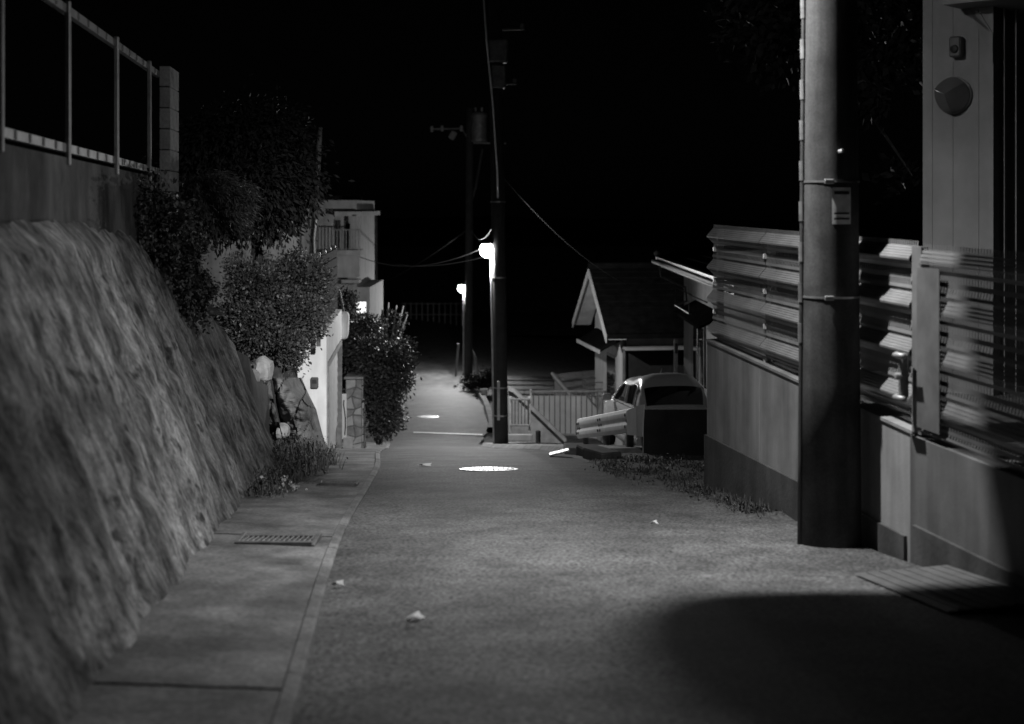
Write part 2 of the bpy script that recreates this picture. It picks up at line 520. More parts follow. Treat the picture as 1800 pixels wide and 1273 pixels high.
def grate(x0, x1, d, dep, nb, label):
    z = zr(d) + .022
    t = thing('drain_grate', label, 'drain grate', ((x0 + x1) / 2, d, z), 'drain grates in the gutter')
    m = MB()
    for a, b in (((x0 + x1) / 2, d - dep / 2), ((x0 + x1) / 2, d + dep / 2)):
        m.bbox((a, b, z + zr(b) - zr(d)), (x1 - x0, .03, .05), .004)
    m.bbox((x0, d, z), (.03, dep + .03, .05), .004); m.bbox((x1, d, z), (.03, dep + .03, .05), .004)
    m.build('frame', M['galv_dark'], t)
    MB().box((((x0 + x1) / 2), d, z - .03), (x1 - x0, dep, .01)).build('pit', M['black'], t)
    me = MB().bbox((0, 0, 0), (.012, dep - .03, .03), .002).mesh('bar', M['galv_dark'])
    ang = math.atan((zr(d + .2) - zr(d - .2)) / .4)
    for i in range(nb):
        piece('bar', me, t, (x0 + (x1 - x0) * (i + 1) / (nb + 1), d, z + .005), (ang, 0, 0))
grate(-1.82, -1.31, 9.5, .34, 14, 'dark steel drain grate set in the gutter slab below the rough wall')
grate(-1.86, -1.5, 13.75, .14, 12, 'narrow drain grate beside the weeds before the pale apron')
# leaves lying on the road
def litter(px, py, sz, ang, label):
    # where the view line meets the road
    d = 4.0
    while (HOR - py) * d / 2500 > zr(d): d += .02
    c = Vector(((px - 900) * d / 2500, d, zr(d) + .03))
    m = MB(); n = 10; vs = [c + Vector((0, 0, .012))]
    for k in range(n):
        a = 2 * math.pi * k / n
        r = sz * (1 if k % 2 else .62)
        q = Vector((r * math.cos(a) * 1.25, r * math.sin(a) * .8, .012 * math.sin(a * 2)))
        vs.append(c + Matrix.Rotation(ang, 3, 'Z') @ q)
    b = [v - Vector((0, 0, .004)) for v in vs]
    fs = [(0, 1 + k, 1 + (k + 1) % n) for k in range(n)] + [(n + 1, n + 2 + (k + 1) % n, n + 2 + k) for k in range(n)]
    fs += [(1 + k, n + 2 + k, n + 2 + (k + 1) % n, 1 + (k + 1) % n) for k in range(n)]
    m.add(vs + b, fs)
    return m.build('fallen_leaf', M['leaf_litter'], label=label, cat='leaf', group='leaves on the road')
litter(595, 1035, .03, .3, 'small pale leaf on the asphalt just right of the gutter joint')
litter(730, 1095, .05, .9, 'larger pale leaf lying nearest the camera on the asphalt')
litter(748, 821, .07, 0, 'flat pale scrap on the road left of the bright manhole cover')
litter(1150, 925, .03, .5, 'tiny pale leaf on the right part of the road before the pole')
# ------------------------------------------------------------------ left: rough retaining wall
def wall_top(d):
    return interp(d, [(-4, -.02), (11.4, -.10), (11.8, -.17), (12.5, -.36), (13.4, -.62), (14.2, -.86), (14.7, -1.3), (15.1, -1.9), (15.6, -2.6)])
def batter_x(d, z):
    return wall_base(d) - .39 * (z - zr(d))
rows = []; uvs = []
ND, NZ = 420, 120
for j in range(NZ + 1):
    v = j / NZ; row = []
    for i in range(ND + 1):
        d = -4.0 + 19.5 * (i / ND) ** .82
        z0 = zr(d) - .15; zt = wall_top(d)
        z = z0 + (zt - z0) * v
        x = batter_x(d, z)
        h = (z - z0) / .93
        rel = .05 * fbm(Vector((d * 1.1, z * .9, 4)), 2) + .016 * noise.noise(Vector((d * 4.0, z * 3.0, 1.7))) + .012 * noise.noise(Vector((d * 8, z * 7, 3))) + .006 * noise.noise(Vector((d * 14, z * 19, 6)))
        rel -= .07 * max(0, noise.noise(Vector((d * 2.6, z * 3.6, 9))) - .25)
        if d > 14.7: x -= (d - 14.7) ** 2 * .6
        if v > .93: x -= (v - .93) * 1.2
        row.append((x + rel, d, z + .02 * fbm(Vector((d * 3, z * 3, 2)), 2) * (v > 0)))
        uvs.append((d + .14 * h, h))
    rows.append(row)
rw = MB(); rw.grid(rows)
# top and far end closed backwards into the bank
rw.uv = uvs
ob = rw.build('retaining_wall', M['rough_wall'], smooth=True, label='rough streaked retaining wall leaning back along the left of the road', cat='wall')

# parapet above the rough wall
def fx(d, off=0.0): return -2.01 - .097 * d + off
def ftop(d): return .324 + (13.5 - d) * .0127
m = MB()
a0, a1 = -3.0, 13.2
ring = lambda z, o0, o1: [(fx(a0, o0), a0, z), (fx(a1, o0), a1, z), (fx(a1, o1), a1, z), (fx(a0, o1), a0, z)]
tp = ring(.27, .0, -.22)
tp = [(x_, y_, ftop(y_) - .05) for x_, y_, z_ in tp]
m.hull8(ring(-.75, .03, -.25), tp)
pw = thing('parapet_wall', 'dark stained concrete parapet on top of the rough wall', 'wall', (fx(8), 8, -.75))
m.build('wall', M['parapet'], pw)
for i, d in enumerate(np.arange(-1.0, 12.8, 2.3)):
    pass
# fence
fe = thing('steel_fence', 'steel post and rail fence on the dark parapet at top left', 'fence', (fx(10), 10, .27))
post_d = [4.3, 6.0, 7.65, 9.34, 11.1, 12.72]
pm = MB().bbox((0, 0, .5), (.036, .04, 1.08), .006).mesh('post', M['galv'])
for d in post_d:
    piece('post', pm, fe, (fx(d, .0), d, ftop(d) - .06))
def rail(zoff):
    pts = [(fx(d, -.02), d, ftop(d) + zoff) for d in np.linspace(2, 13.45, 24)]
    rows = [[Vector(p) + Vector((a_, 0, b_)) for a_, b_ in ((.012, -.028), (.012, .028), (-.03, .028), (-.03, -.028))] for p in pts]
    m_ = MB(); m_.grid(rows, closed=True); m_.f.append((0, 1, 2, 3)); m_.f.append(tuple(len(m_.v) - 4 + k for k in (3, 2, 1, 0)))
    return m_
rail(.015).build('rail', M['galv'], fe)
rail(.93).build('rail', M['galv'], fe)
cm = MB().bbox((0, 0, 0), (.012, .03, .05), .003).mesh('clip', M['galv_dark'])
for zo in (.015, .93):
    for d in np.arange(4.6, 13.3, .34):
        piece('clip', cm, fe, (fx(d, -.006), d, ftop(d) + zo))
# block pillar: courses of concrete blocks
bp = thing('block_pillar', 'pale concrete block pillar at the end of the parapet fence', 'pillar', (fx(13.7), 13.7, -.75))
ang = math.atan(.097)
bm1 = MB().bbox((0, 0, 0), (.105, .395, .192), .006).mesh('block', M['block'])
bm2 = MB().bbox((0, 0, 0), (.105, .19, .192), .006).mesh('block', M['block'])
z = -.65
for c in range(10):
    for (dd, mm) in (((-.0, bm1), (.30, bm2)) if c % 2 == 0 else ((-.1025, bm2), (.1975, bm1))):
        d = 13.72 + dd
        piece('block', mm, bp, (fx(d, .02), d, z + .1), (0, 0, ang))
    z += .2
MB().box((fx(13.82, .018), 13.82, (z - .65) / 2 + .0), (.088, .48, z + .63), Matrix.Rotation(ang, 3, 'Z')).build('core', M['mortar'], bp)

# ------------------------------------------------------------------ left bank behind the wall
def bank_edge(d):
    return interp(d, [(-4, fx(-4) - .1), (12.6, fx(12.6) - .1), (13.4, -3.15), (15, -2.78), (17, -2.95), (21.8, -3.3), (22.2, -3.45), (26.5, -3.6), (27, -3.4), (33, -4.2), (45, -5.2), (60, -7)])
def bank_z(d):
    return interp(d, [(-4, .2), (12.3, .15), (13.0, -.6), (14.3, -1.35), (16, -1.95), (18, -2.15), (22, -2.3), (30, -3.2), (45, -4.4), (60, -5.2)])
rows = []
for d in np.concatenate([np.linspace(-4, 12, 14), np.linspace(12.3, 27, 50), np.linspace(27.5, 60, 20)]):
    e = bank_edge(d); zt = bank_z(d)
    row = [(e + .15, d, terrain_z(e, d) - .3), (e + .03, d, zt - .25)]
    for t in (0, .2, .5, 1, 1.8, 3, 5, 9, 16, 30):
        x = e - t
        row.append((x, d, zt + min(t * .28, 1.7) * (1 if d > 13 else .1) + .08 * noise.noise(Vector((x * 1.3, d * 1.3, 0)))))
    rows.append(row)
tag(MB().grid(rows).build('bank', M['bank'], smooth=True), kind='structure')

# ------------------------------------------------------------------ foliage builders
def leaf_mesh(name, pts, size, aspect=.45, droop=0.0, jitter=1.0, m=None, fold=.25, dirs=None):
    """each leaf a folded four-point blade"""
    n = len(pts); pts = np.asarray(pts, float)
    if dirs is None:
        dirs = rng.normal(size=(n, 3))
    else:
        dirs = np.asarray(dirs) + rng.normal(size=(n, 3)) * .45 * jitter
    dirs[:, 2] -= droop
    dirs /= np.linalg.norm(dirs, axis=1)[:, None] + 1e-9
    o = rng.normal(size=(n, 3)); side = np.cross(dirs, o); side /= np.linalg.norm(side, axis=1)[:, None] + 1e-9
    nor = np.cross(side, dirs)
    s = size * rng.uniform(.6, 1.3, n)[:, None]
    tip = pts + dirs * s; mid = pts + dirs * s * .5
    a = mid + side * s * aspect * .5 + nor * s * fold * .3
    b = mid - side * s * aspect * .5 + nor * s * fold * .3
    V = np.stack([pts, a, tip, b], 1).reshape(-1, 3)
    return V

def leaves_object(name, V, m, parent, org):
    me = bpy.data.meshes.new(name)
    n = len(V) // 4
    V = V - np.array(org)
    me.vertices.add(len(V)); me.vertices.foreach_set('co', V.astype(np.float32).ravel())
    idx = np.arange(n)[:, None] * 4
    tri = np.concatenate([idx + np.array([0, 1, 2]), idx + np.array([0, 2, 3])], 1).reshape(-1)
    me.loops.add(len(tri)); me.loops.foreach_set('vertex_index', tri.astype(np.int32))
    me.polygons.add(n * 2); me.polygons.foreach_set('loop_start', np.arange(0, n * 6, 3, dtype=np.int32))
    me.update(calc_edges=True); me.validate()
    me.materials.append(m)
    ob = bpy.data.objects.new(name, me); C.objects.link(ob)
    if parent: ob.parent = parent
    return ob

def blob_points(n, blobs, clump=.16, nclump=None, shell=.55):
    """clumps scattered in and on a set of ellipsoids (cx,cy,cz,rx,ry,rz)"""
    blobs = np.array(blobs, float)
    vol = blobs[:, 3] * blobs[:, 4] * blobs[:, 5]; pr = vol / vol.sum()
    nclump = nclump or max(20, n // 40)
    k = rng.choice(len(blobs), nclump, p=pr)
    u = rng.normal(size=(nclump, 3)); u /= np.linalg.norm(u, axis=1)[:, None]
    r = rng.uniform(shell, 1.05, nclump)[:, None]
    cc = blobs[k, :3] + u * r * blobs[k, 3:6]
    cs = rng.uniform(.5, 1.4, nclump)
    which = rng.integers(0, nclump, n)
    pts = cc[which] + rng.normal(size=(n, 3)) * clump * cs[which][:, None] * .6
    return pts, u[which]

def shrub(name, label, cat, base, blobs, n, size, m, aspect=.5, droop=0, clump=.16, shell=.5, stems=5, group=None, m2=None, frac2=.25, sprigs=0):
    t = thing(name, label, cat, base, group)
    pts, dirs = blob_points(n, blobs, clump, shell=shell)
    n2 = int(n * frac2) if m2 else 0
    V = leaf_mesh(name, pts[n2:], size, aspect, droop, dirs=dirs[n2:])
    f = leaves_object('foliage', V, m, t, base); f['kind'] = 'stuff'
    if n2:
        V = leaf_mesh(name, pts[:n2], size, aspect, droop, dirs=dirs[:n2])
        f = leaves_object('young_foliage', V, m2, t, base); f['kind'] = 'stuff'
    b0 = Vector(base)
    for i in range(stems):
        bl = blobs[i % len(blobs)]
        c = Vector(bl[:3]) + Vector((random.uniform(-.6, .6) * bl[3], random.uniform(-.6, .6) * bl[4], random.uniform(.0, .7) * bl[5]))
        mid = b0.lerp(c, .5) + Vector((random.uniform(-.1, .1), random.uniform(-.1, .1), random.uniform(0, .1)))
        rr = .022 if stems > 2 else .05
        MB().tube([b0 + Vector((random.uniform(-.08, .08), random.uniform(-.08, .08), -.05)), mid, c], [rr, rr * .7, rr * .25], 6).build('stem', M['bark'], t)
    return t

# ivy-like shrub spilling over the end of the rough wall
d = 12.6
shrub('trailing_shrub', 'small leaved shrub spilling over the rough wall below the block pillar', 'shrub', P(300, 400, 13.1),
      [tuple(P(265, 355, 12.2)) + (.22, .35, .18), tuple(P(305, 385, 12.3)) + (.26, .35, .25), tuple(P(255, 395, 12.1)) + (.18, .25, .22), tuple(P(290, 440, 12.5)) + (.16, .25, .28),
       tuple(P(325, 450, 12.8)) + (.2, .3, .3), tuple(P(322, 520, 12.7)) + (.14, .2, .25), tuple(P(352, 500, 12.9)) + (.12, .2, .2), tuple(P(350, 560, 12.9)) + (.09, .15, .2)],
      7500, .045, M['leaf'], .65, .2, .09, .25, 6, m2=M['leaf_pale'], frac2=.35)
# conifer branch
t = thing('pine_tree', 'drooping conifer branch reaching out beside the block pillar', 'tree', P(335, 470, 16.2))
b0 = P(335, 470, 16.2)
pts = []; dirs = []
MB().tube([b0 + Vector((0, 0, -.2)), P(325, 400, 16.1), P(322, 335, 16.0)], [.06, .05, .03], 8).build('trunk', M['bark'], t)
for k in range(26):
    a = P(random.uniform(322, 332), random.uniform(318, 360), 15.8)
    e = P(random.uniform(360, 450), random.uniform(330, 405), random.uniform(15.0, 16.4)) + Vector((0, 0, -.0))
    mid = a.lerp(e, .5) + Vector((0, 0, random.uniform(.05, .22)))
    if k < 9: MB().tube([a, mid, e], [.014, .01, .004], 5).build('branch', M['bark'], t)
    for q in range(420):
        s = random.random() ** .7
        p = a.lerp(mid, s * 2) if s < .5 else mid.lerp(e, s * 2 - 1)
        pts.append(p + Vector((random.gauss(0, .04), random.gauss(0, .05), random.gauss(0, .035))))
        dd = (e - a).normalized() + Vector((0, 0, -.35)); dirs.append(tuple(dd))
leaves_object('needles', leaf_mesh('n', pts, .075, .09, .1, dirs=dirs), M['leaf'], t, b0)['kind'] = 'stuff'

# dark evergreen tree
def tree(name, label, base, trunk, blobs, n, size, m, aspect, droop, limbs=7, clump=.22, r0=.09, group=None):
    t = thing(name, label, 'tree', base, group)
    tp = [Vector(p) for p in trunk]
    MB().tube(tp, [r0 * (1 - .6 * i / (len(tp) - 1)) for i in range(len(tp))], 10).build('trunk', M['bark'], t, smooth=True)
    for k in range(limbs):
        bl = blobs[k % len(blobs)]
        a = tp[-1].lerp(tp[-2], random.uniform(0, .8))
        e = Vector(bl[:3]) + Vector((random.uniform(-.5, .5) * bl[3], random.uniform(-.5, .5) * bl[4], random.uniform(-.2, .6) * bl[5]))
        MB().tube([a, a.lerp(e, .5) + Vector((0, 0, .1)), e], [r0 * .4, r0 * .25, r0 * .08], 6).build('limb', M['bark'], t)
    pts, dirs = blob_points(n, blobs, clump, shell=.3)
    leaves_object('crown', leaf_mesh('c', pts, size, aspect, droop, dirs=dirs), m, t, base)['kind'] = 'stuff'
    return t
tb = P(455, 520, 20.5)
tree('evergreen_tree', 'dark glossy evergreen tree above the hedge and behind the conifer', tb,
     [tb + Vector((0, 0, -.9)), P(453, 440, 20.5), P(440, 380, 20.4), P(420, 320, 20.3)],
     [tuple(P(400, 255, 20)) + (.75, .8, .5), tuple(P(470, 265, 20.2)) + (.55, .7, .6), tuple(P(500, 320, 20)) + (.42, .6, .5), tuple(P(440, 330, 19.6)) + (.6, .6, .5),
      tuple(P(385, 385, 19.4)) + (.45, .5, .22), tuple(P(470, 385, 19.8)) + (.4, .5, .25), tuple(P(355, 300, 20)) + (.5, .6, .6)],
     30000, .10, M['leaf_dark'], .38, .8, 9)

# hedge
hb = P(480, 645, 19.6)
shrub('hedge', 'clipped small leaved hedge above the rocks left of the white garage', 'hedge', hb,
      [tuple(P(450, 510, 19.2)) + (.40, .5, .34), tuple(P(520, 500, 19.8)) + (.46, .5, .32), tuple(P(440, 570, 19)) + (.34, .45, .36), tuple(P(510, 560, 19.4)) + (.46, .5, .38),
       tuple(P(480, 610, 19.2)) + (.42, .45, .3), tuple(P(545, 540, 20.2)) + (.26, .4, .42), tuple(P(530, 470, 20)) + (.30, .4, .16), tuple(P(415, 545, 18.8)) + (.14, .3, .22)],
      42000, .05, M['leaf'], .55, 0, .10, .45, 8)
# spiky cycad beside it
t = thing('cycad', 'spiky cycad fronds showing above the left end of the hedge', 'plant', P(440, 520, 20.4))
c0 = P(440, 478, 20.4); c0g = P(440, 520, 20.4)
MB().tube([P(440, 600, 20.6), c0], [.07, .05], 8).build('stem', M['bark'], t)
for k in range(13):
    a = math.radians(-20 + 220 * k / 12 + random.uniform(-8, 8)); L = random.uniform(.28, .42)
    tip = c0 + Vector((math.cos(a) * L, random.uniform(-.25, .15), math.sin(a) * L * .6 + .02))
    pts = []; dr = []
    for s in np.linspace(.15, 1, 24):
        p = c0.lerp(tip, s) + Vector((0, 0, .10 * math.sin(s * 2.4)))
        for sg in (-1, 1):
            pts.append(p); v = (tip - c0).normalized() * .5 + Vector((-(tip - c0).z, sg * .3, (tip - c0).x)).normalized() * sg
            dr.append(tuple(v))
    V = leaf_mesh('f', pts, .075, .16, 0, .15, dirs=dr)
    fr = leaves_object('frond', V, M['leaf_pale'], t, c0g)

# ------------------------------------------------------------------ rocks
def rock_face(rows_px, dbase, name, m, label, amp=.22, depth=1.2, seed=0):
    rows = []
    ny = len(rows_px); rr = []
    ys = np.linspace(rows_px[0][0], rows_px[-1][0], 70)
    for y in ys:
        l = interp(y, [(r[0], r[1]) for r in rows_px]); r_ = interp(y, [(r[0], r[2]) for r in rows_px])
        row = []
        for k in range(57):
            t = k / 56
            px = l + (r_ - l) * t
            d = dbase + depth * (2 * t - 1) ** 4 * .8 - amp * (1 - (2*t-1)**2) + amp * 1.2 * fbm(Vector((px * .018, y * .018, seed)), 4)
            # blocky facets
            w1 = noise.noise(Vector((px * .03, y * .03, seed + 4))); w2 = noise.noise(Vector((px * .03, y * .03, seed + 9)))
            dd_, pp_ = noise.voronoi(Vector((px * .022 + .5 * w1, y * .016 + .5 * w2 + px * .006, seed)))
            cv = pp_[0]; hsh = noise.noise(cv * 7.3)
            d += .45 * hsh + .9 * (px * .022 - cv.x) * .12 + .25 * noise.noise(cv * 3.1 + Vector((5, 0, 0))) * (y * .016 - cv.y) - .10 * min(.35, dd_[1] - dd_[0])
            row.append(P(px, y, d))
        back = [P(r_, y, dbase + depth * 1.6), P(l, y, dbase + depth * 1.6)]
        rows.append(row + back)
    mb = MB(); mb.grid(rows, closed=True)
    nb = len(rows[0])
    mb.f.append(tuple(range(nb))); mb.f.append(tuple(range((len(rows) - 1) * nb, len(rows) * nb))[::-1])
    return mb.build(name, m, label=label, cat='rock')
rock_face([(664, 466, 530), (690, 468, 541), (720, 474, 556), (760, 488, 566), (800, 500, 578), (850, 505, 590)], 18.3, 'rock_outcrop', M['rock'], 'dark jagged rock outcrop in front of the white garage wall', .25, 1.0, 3)
def boulder(c, r, m, label, seed):
    mb = MB(); rows = []
    for i in range(13):
        th = math.pi * i / 12; row = []
        for k in range(18):
            ph = 2 * math.pi * k / 18
            u = Vector((math.sin(th) * math.cos(ph), math.sin(th) * math.sin(ph), math.cos(th)))
            s = 1 + .16 * fbm(u * 1.3 + Vector((seed, 0, 0)), 3)
            u = Vector((math.copysign(abs(u.x) ** .8, u.x), math.copysign(abs(u.y) ** .8, u.y), math.copysign(abs(u.z) ** .8, u.z)))
            row.append(Vector(c) + Vector((u.x * r[0], u.y * r[1], u.z * r[2])) * s)
        rows.append(row)
    mb.grid(rows, closed=True)
    return mb.build('boulder', m, label=label, cat='rock')
boulder(P(461, 652, 17.0), (.12, .25, .16), M['pale_rock'], 'upright pale boulder on the edge of the bank under the hedge', 1)
boulder(P(438, 668, 16.4), (.1, .3, .12), M['pale_rock'], 'flatter grey boulder wedged between the rough wall and pale boulder', 5)
boulder(P(497, 758, 17.0), (.08, .2, .09), M['pale_rock'], 'small pale stone caught low in the dark rock outcrop', 9)
# bank toe: soil under the rocks
rows = []
for y in np.linspace(640, 880, 60):
    l = interp(y, [(640, 425), (700, 440), (780, 470), (880, 430)]); r_ = interp(y, [(640, 470), (700, 480), (780, 500), (830, 575), (850, 585), (880, 500)])
    row = []
    for k in range(40):
        t = k / 39; px = l + (r_ - l) * t
        d0 = interp(y, [(640, 17.3), (780, 16.6), (840, 15.2), (880, 12.9)])
        vd, vp_ = noise.voronoi(Vector((px * .035 + .4 * noise.noise(Vector((px * .05, y * .05, 1))), y * .022, 7)))
        row.append(P(px, y, d0 + .3 * fbm(Vector((px * .03, y * .03, 2)), 3) + .35 * noise.noise(vp_[0] * 5.1) - .12 * min(.4, vd[1] - vd[0]) + (.9 * (1 - t) if y < 800 else 0) * .3))
    rows.append(row)
tag(MB().grid(rows).build('bank_toe', M['rock']), kind='structure')

# ------------------------------------------------------------------ weeds and grass
def blades(name, spots, n, h, spread, m, label, cat, wid=.008, fl=None):
    pts = []; V = []
    for i in range(n):
        s = random.choice(spots)
        b = Vector(s) + Vector((random.gauss(0, spread), random.gauss(0, spread * 1.4), 0))
        hh = h * random.uniform(.4, 1.2); a = random.uniform(0, 6.28); lean = random.uniform(.1, .8) * hh
        tip = b + Vector((math.cos(a) * lean, math.sin(a) * lean, hh))
        mid = b.lerp(tip, .55) + Vector((0, 0, hh * .12))
        w_ = Vector((-math.sin(a), math.cos(a), 0)) * wid
        V += [b - w_, b + w_, mid + w_ * .7, mid - w_ * .7, mid - w_ * .7, mid + w_ * .7, tip + w_ * .1, tip - w_ * .1]
    mb = MB(); mb.add(V, [(4*i, 4*i+1, 4*i+2, 4*i+3) for i in range(len(V) // 4)])
    return mb.build(name, m, label=label, cat=cat, kind='stuff')
def road_pt(px, py, dz=0.0):
    d = 4.0
    while (HOR - py) * d / 2500 > zr(d) + dz and d < 60: d += .02
    return Vector(((px - 900) * d / 2500, d, zr(d) + dz))
wspots = [P(470, 862, 13.2), P(500, 850, 13.9), P(530, 830, 14.8), P(560, 818, 15.6), P(480, 820, 14.6), P(510, 800, 15.4), P(455, 885, 12.6), P(545, 805, 15.8)]
blades('weeds', wspots, 1300, .17, .11, M['grass'], 'tangle of weeds at the foot of the rocks where the rough wall ends', 'weeds')
pts = np.array([Vector(random.choice(wspots)) + Vector((random.gauss(0, .1), random.gauss(0, .2), random.uniform(0, .2))) for _ in range(2400)])
leaves_object('weed_leaves', leaf_mesh('w', pts, .032, .5, .1), M['leaf'], None, (0, 0, 0))
tag(bpy.data.objects['weed_leaves'], 'broad weed leaves among the grass at the foot of the rocks', 'weeds', kind='stuff')
fl = thing('flowering_weed', 'clump of pale flowers at the foot of the rough wall end', 'flowers', P(495, 880, 13.2))
fpts = np.array([P(random.gauss(495, 22), random.gauss(862, 12), 13.0 + random.uniform(-.2, .4)) for _ in range(70)])
leaves_object('petals', leaf_mesh('p', np.repeat(fpts, 5, 0), .035, .8, 0), M['flower'], fl, P(495, 880, 13.2))['kind'] = 'stuff'
fs_ = MB()
for p in fpts[:50]:
    q = Vector(p); fs_.tube([Vector((q.x * 1.0, q.y, zr(q.y) - .02)), q], .003, 4)
fs_.build('stems', M['grass'], fl)['kind'] = 'stuff'
# right verge grass
gsp = []
for i in range(140):
    d = random.uniform(11.2, 18.5); x = xr(d) + random.uniform(.0, 1.0) ** 1.0 * min(1.2, max(.08, (3.64 - .138 * d) - xr(d) if d < 13.4 else 1.3))
    gsp.append((x, d, zr(d) - .01))
blades('verge_grass', gsp, 1500, .075, .08, M['grass_dim'], 'sparse dry grass on the verge beside the concrete wall corner', 'grass', .005)
leaves_object('verge_leaves', leaf_mesh('v', [(s[0] + random.gauss(0, .1), s[1] + random.gauss(0, .1), s[2] + .03) for s in gsp * 14], .035, .6, .1), M['leaf'], None, (0, 0, 0))
tag(bpy.data.objects['verge_leaves'], 'low weed leaves and debris scattered over the right verge', 'weeds', kind='stuff')
# ------------------------------------------------------------------ white garage
def gx(d, off=0.0): return -1.40 - .0668 * d + off
ga = thing('garage', 'white rendered garage with a pale roller shutter facing the road', 'garage', (gx(22) - .5, 23, -4.2))
d0, d1, zt, zb = 22.0, 26.4, -1.89, -4.9
lint = -2.42
def gring(a, b, o0, o1, z): return [(gx(a, o0), a, z), (gx(b, o0), b, z), (gx(b, o1), b, z), (gx(a, o1), a, z)]
m = MB(); m.hull8(gring(d0, d0 + .28, 0, -1.5, zb), gring(d0, d0 + .28, 0, -1.5, zt)); m.build('front_wall', M['white_wall'], ga)
m = MB(); m.hull8(gring(d1 - .2, d1, 0, -1.5, zb), gring(d1 - .2, d1, 0, -1.5, zt)); m.build('end_wall', M['white_wall'], ga)
m = MB(); m.hull8(gring(d0 + .282, d1 - .202, 0, -.2, lint), gring(d0 + .282, d1 - .202, 0, -.2, zt)); m.build('lintel', M['white_wall'], ga)
m = MB(); m.hull8(gring(d0 + .282, d1 - .202, -.205, -1.5, zt - .15), gring(d0 + .282, d1 - .202, -.205, -1.5, zt)); m.build('roof_slab', M['concrete_mid'], ga)
fr = MB()
for a, b, z0, z1 in ((d0 + .283, d0 + .36, zb, lint - .003), (d1 - .28, d1 - .205, zb, lint - .003)):
    fr.hull8(gring(a, b, .02, -.12, z0), gring(a, b, .02, -.12, z1))
fr.hull8(gring(d0 + .362, d1 - .282, .02, -.12, lint - .09), gring(d0 + .362, d1 - .282, .02, -.12, lint - .003))
fr.build('door_frame', M['galv_dark'], ga)
sh = MB().hull8(gring(d0 + .365, d1 - .285, -.075, -.1, zb), gring(d0 + .365, d1 - .285, -.075, -.1, lint - .095)).build('shutter', M['shutter'], ga)
for k in range(10):
    z0 = -3.95 - .0 + k * .145
    MB().hull8(gring(d0 + .37, d1 - .29, -.05, -.074, z0), gring(d0 + .37, d1 - .29, -.06, -.074, z0 + .125)).build('slat', M['shutter'], sh)
c = P(553, 673, 21.97)
ib = MB().bbox(c, (.115, .06, .17), .012).build('intercom', M['dark_trim'], ga)
MB().bbox(c + Vector((0, -.032, .02)), (.07, .01, .06), .003).build('speaker_grille', M['black'], ib)
# slatted fence on the garage roof
sf = thing('slat_fence', 'dark horizontal slat fence on the garage roof beside the hedge', 'fence', (gx(22), 22, zt))
for k in range(7):
    zz = -1.80 + k * .155
    MB().hull8(gring(21.4, 25.6, -.03, -.055, zz), gring(21.4, 25.6, -.03, -.055, zz + .138)).build('slat', M['slat'], sf)
for dd in (21.5, 22.8, 24.1, 25.45):
    MB().hull8(gring(dd, dd + .07, -.06, -.12, -2.1), gring(dd, dd + .07, -.06, -.12, -.68)).build('post', M['dark_trim'], sf)
# convex mirror on a bent pipe at the far corner of the garage
cm_ = thing('road_mirror', 'pale rounded road mirror on a bent pipe at the garage corner', 'mirror', P(600, 560, 26.6))
ctr = P(605, 572, 26.75)
pth = [(gx(26.3, -.25), 26.3, zt - .02), (gx(26.3, -.25), 26.3, zt + .28), (gx(26.4, -.05), 26.45, zt + .36), (ctr.x, 26.9, ctr.z + .1)]
MB().tube(pth, .022, 8).build('pipe', M['galv_dark'], cm_, smooth=True)
rows = []
rot = Matrix.Rotation(math.radians(28), 3, 'Z')
for r, yy in ((.0, -.055), (.4, -.045), (.8, -.02), (1.0, 0), (1.0, .05), (.6, .09), (0, .1)):
    row = []
    for k in range(28):
        a = 2 * math.pi * k / 28
        cx_ = math.copysign(abs(math.cos(a)) ** .55, math.cos(a)); sz_ = math.copysign(abs(math.sin(a)) ** .55, math.sin(a))
        taper = 1.0 + .16 * sz_
        row.append(ctr + rot @ Vector((cx_ * .1 * r * taper, yy, sz_ * .26 * r)))
    rows.append(row)
MB().grid(rows, closed=True).build('mirror_body', M['white_wall'], cm_, smooth=True)
# boards by the shutter
lb = MB(); lb.bbox(P(605, 732, 27.0), (.1, .06, .86), .008)
lb.build('white_post', M['white_wall'], label='narrow white post standing between the garage and the stone pillar', cat='post')
fb = MB(); fb.bbox(P(612, 784, 25.2) + Vector((0, 0, -.03)), (.17, .04, .36), .006, Matrix.Rotation(math.radians(6), 3, 'X'))
fb.build('board', M['concrete_mid'], label='grey square board leaning at the foot of the garage shutter', cat='board')
pb = MB(); pb.tube([P(606, 765, 26.2), P(607, 750, 26.2), P(607, 735, 26.2), P(605.5, 722, 26.25), P(604, 712, 26.3), P(604.5, 704, 26.4)], .012, 6)
pb.build('hose', M['black'], label='black hose hanging by the white post next to the garage', cat='hose')

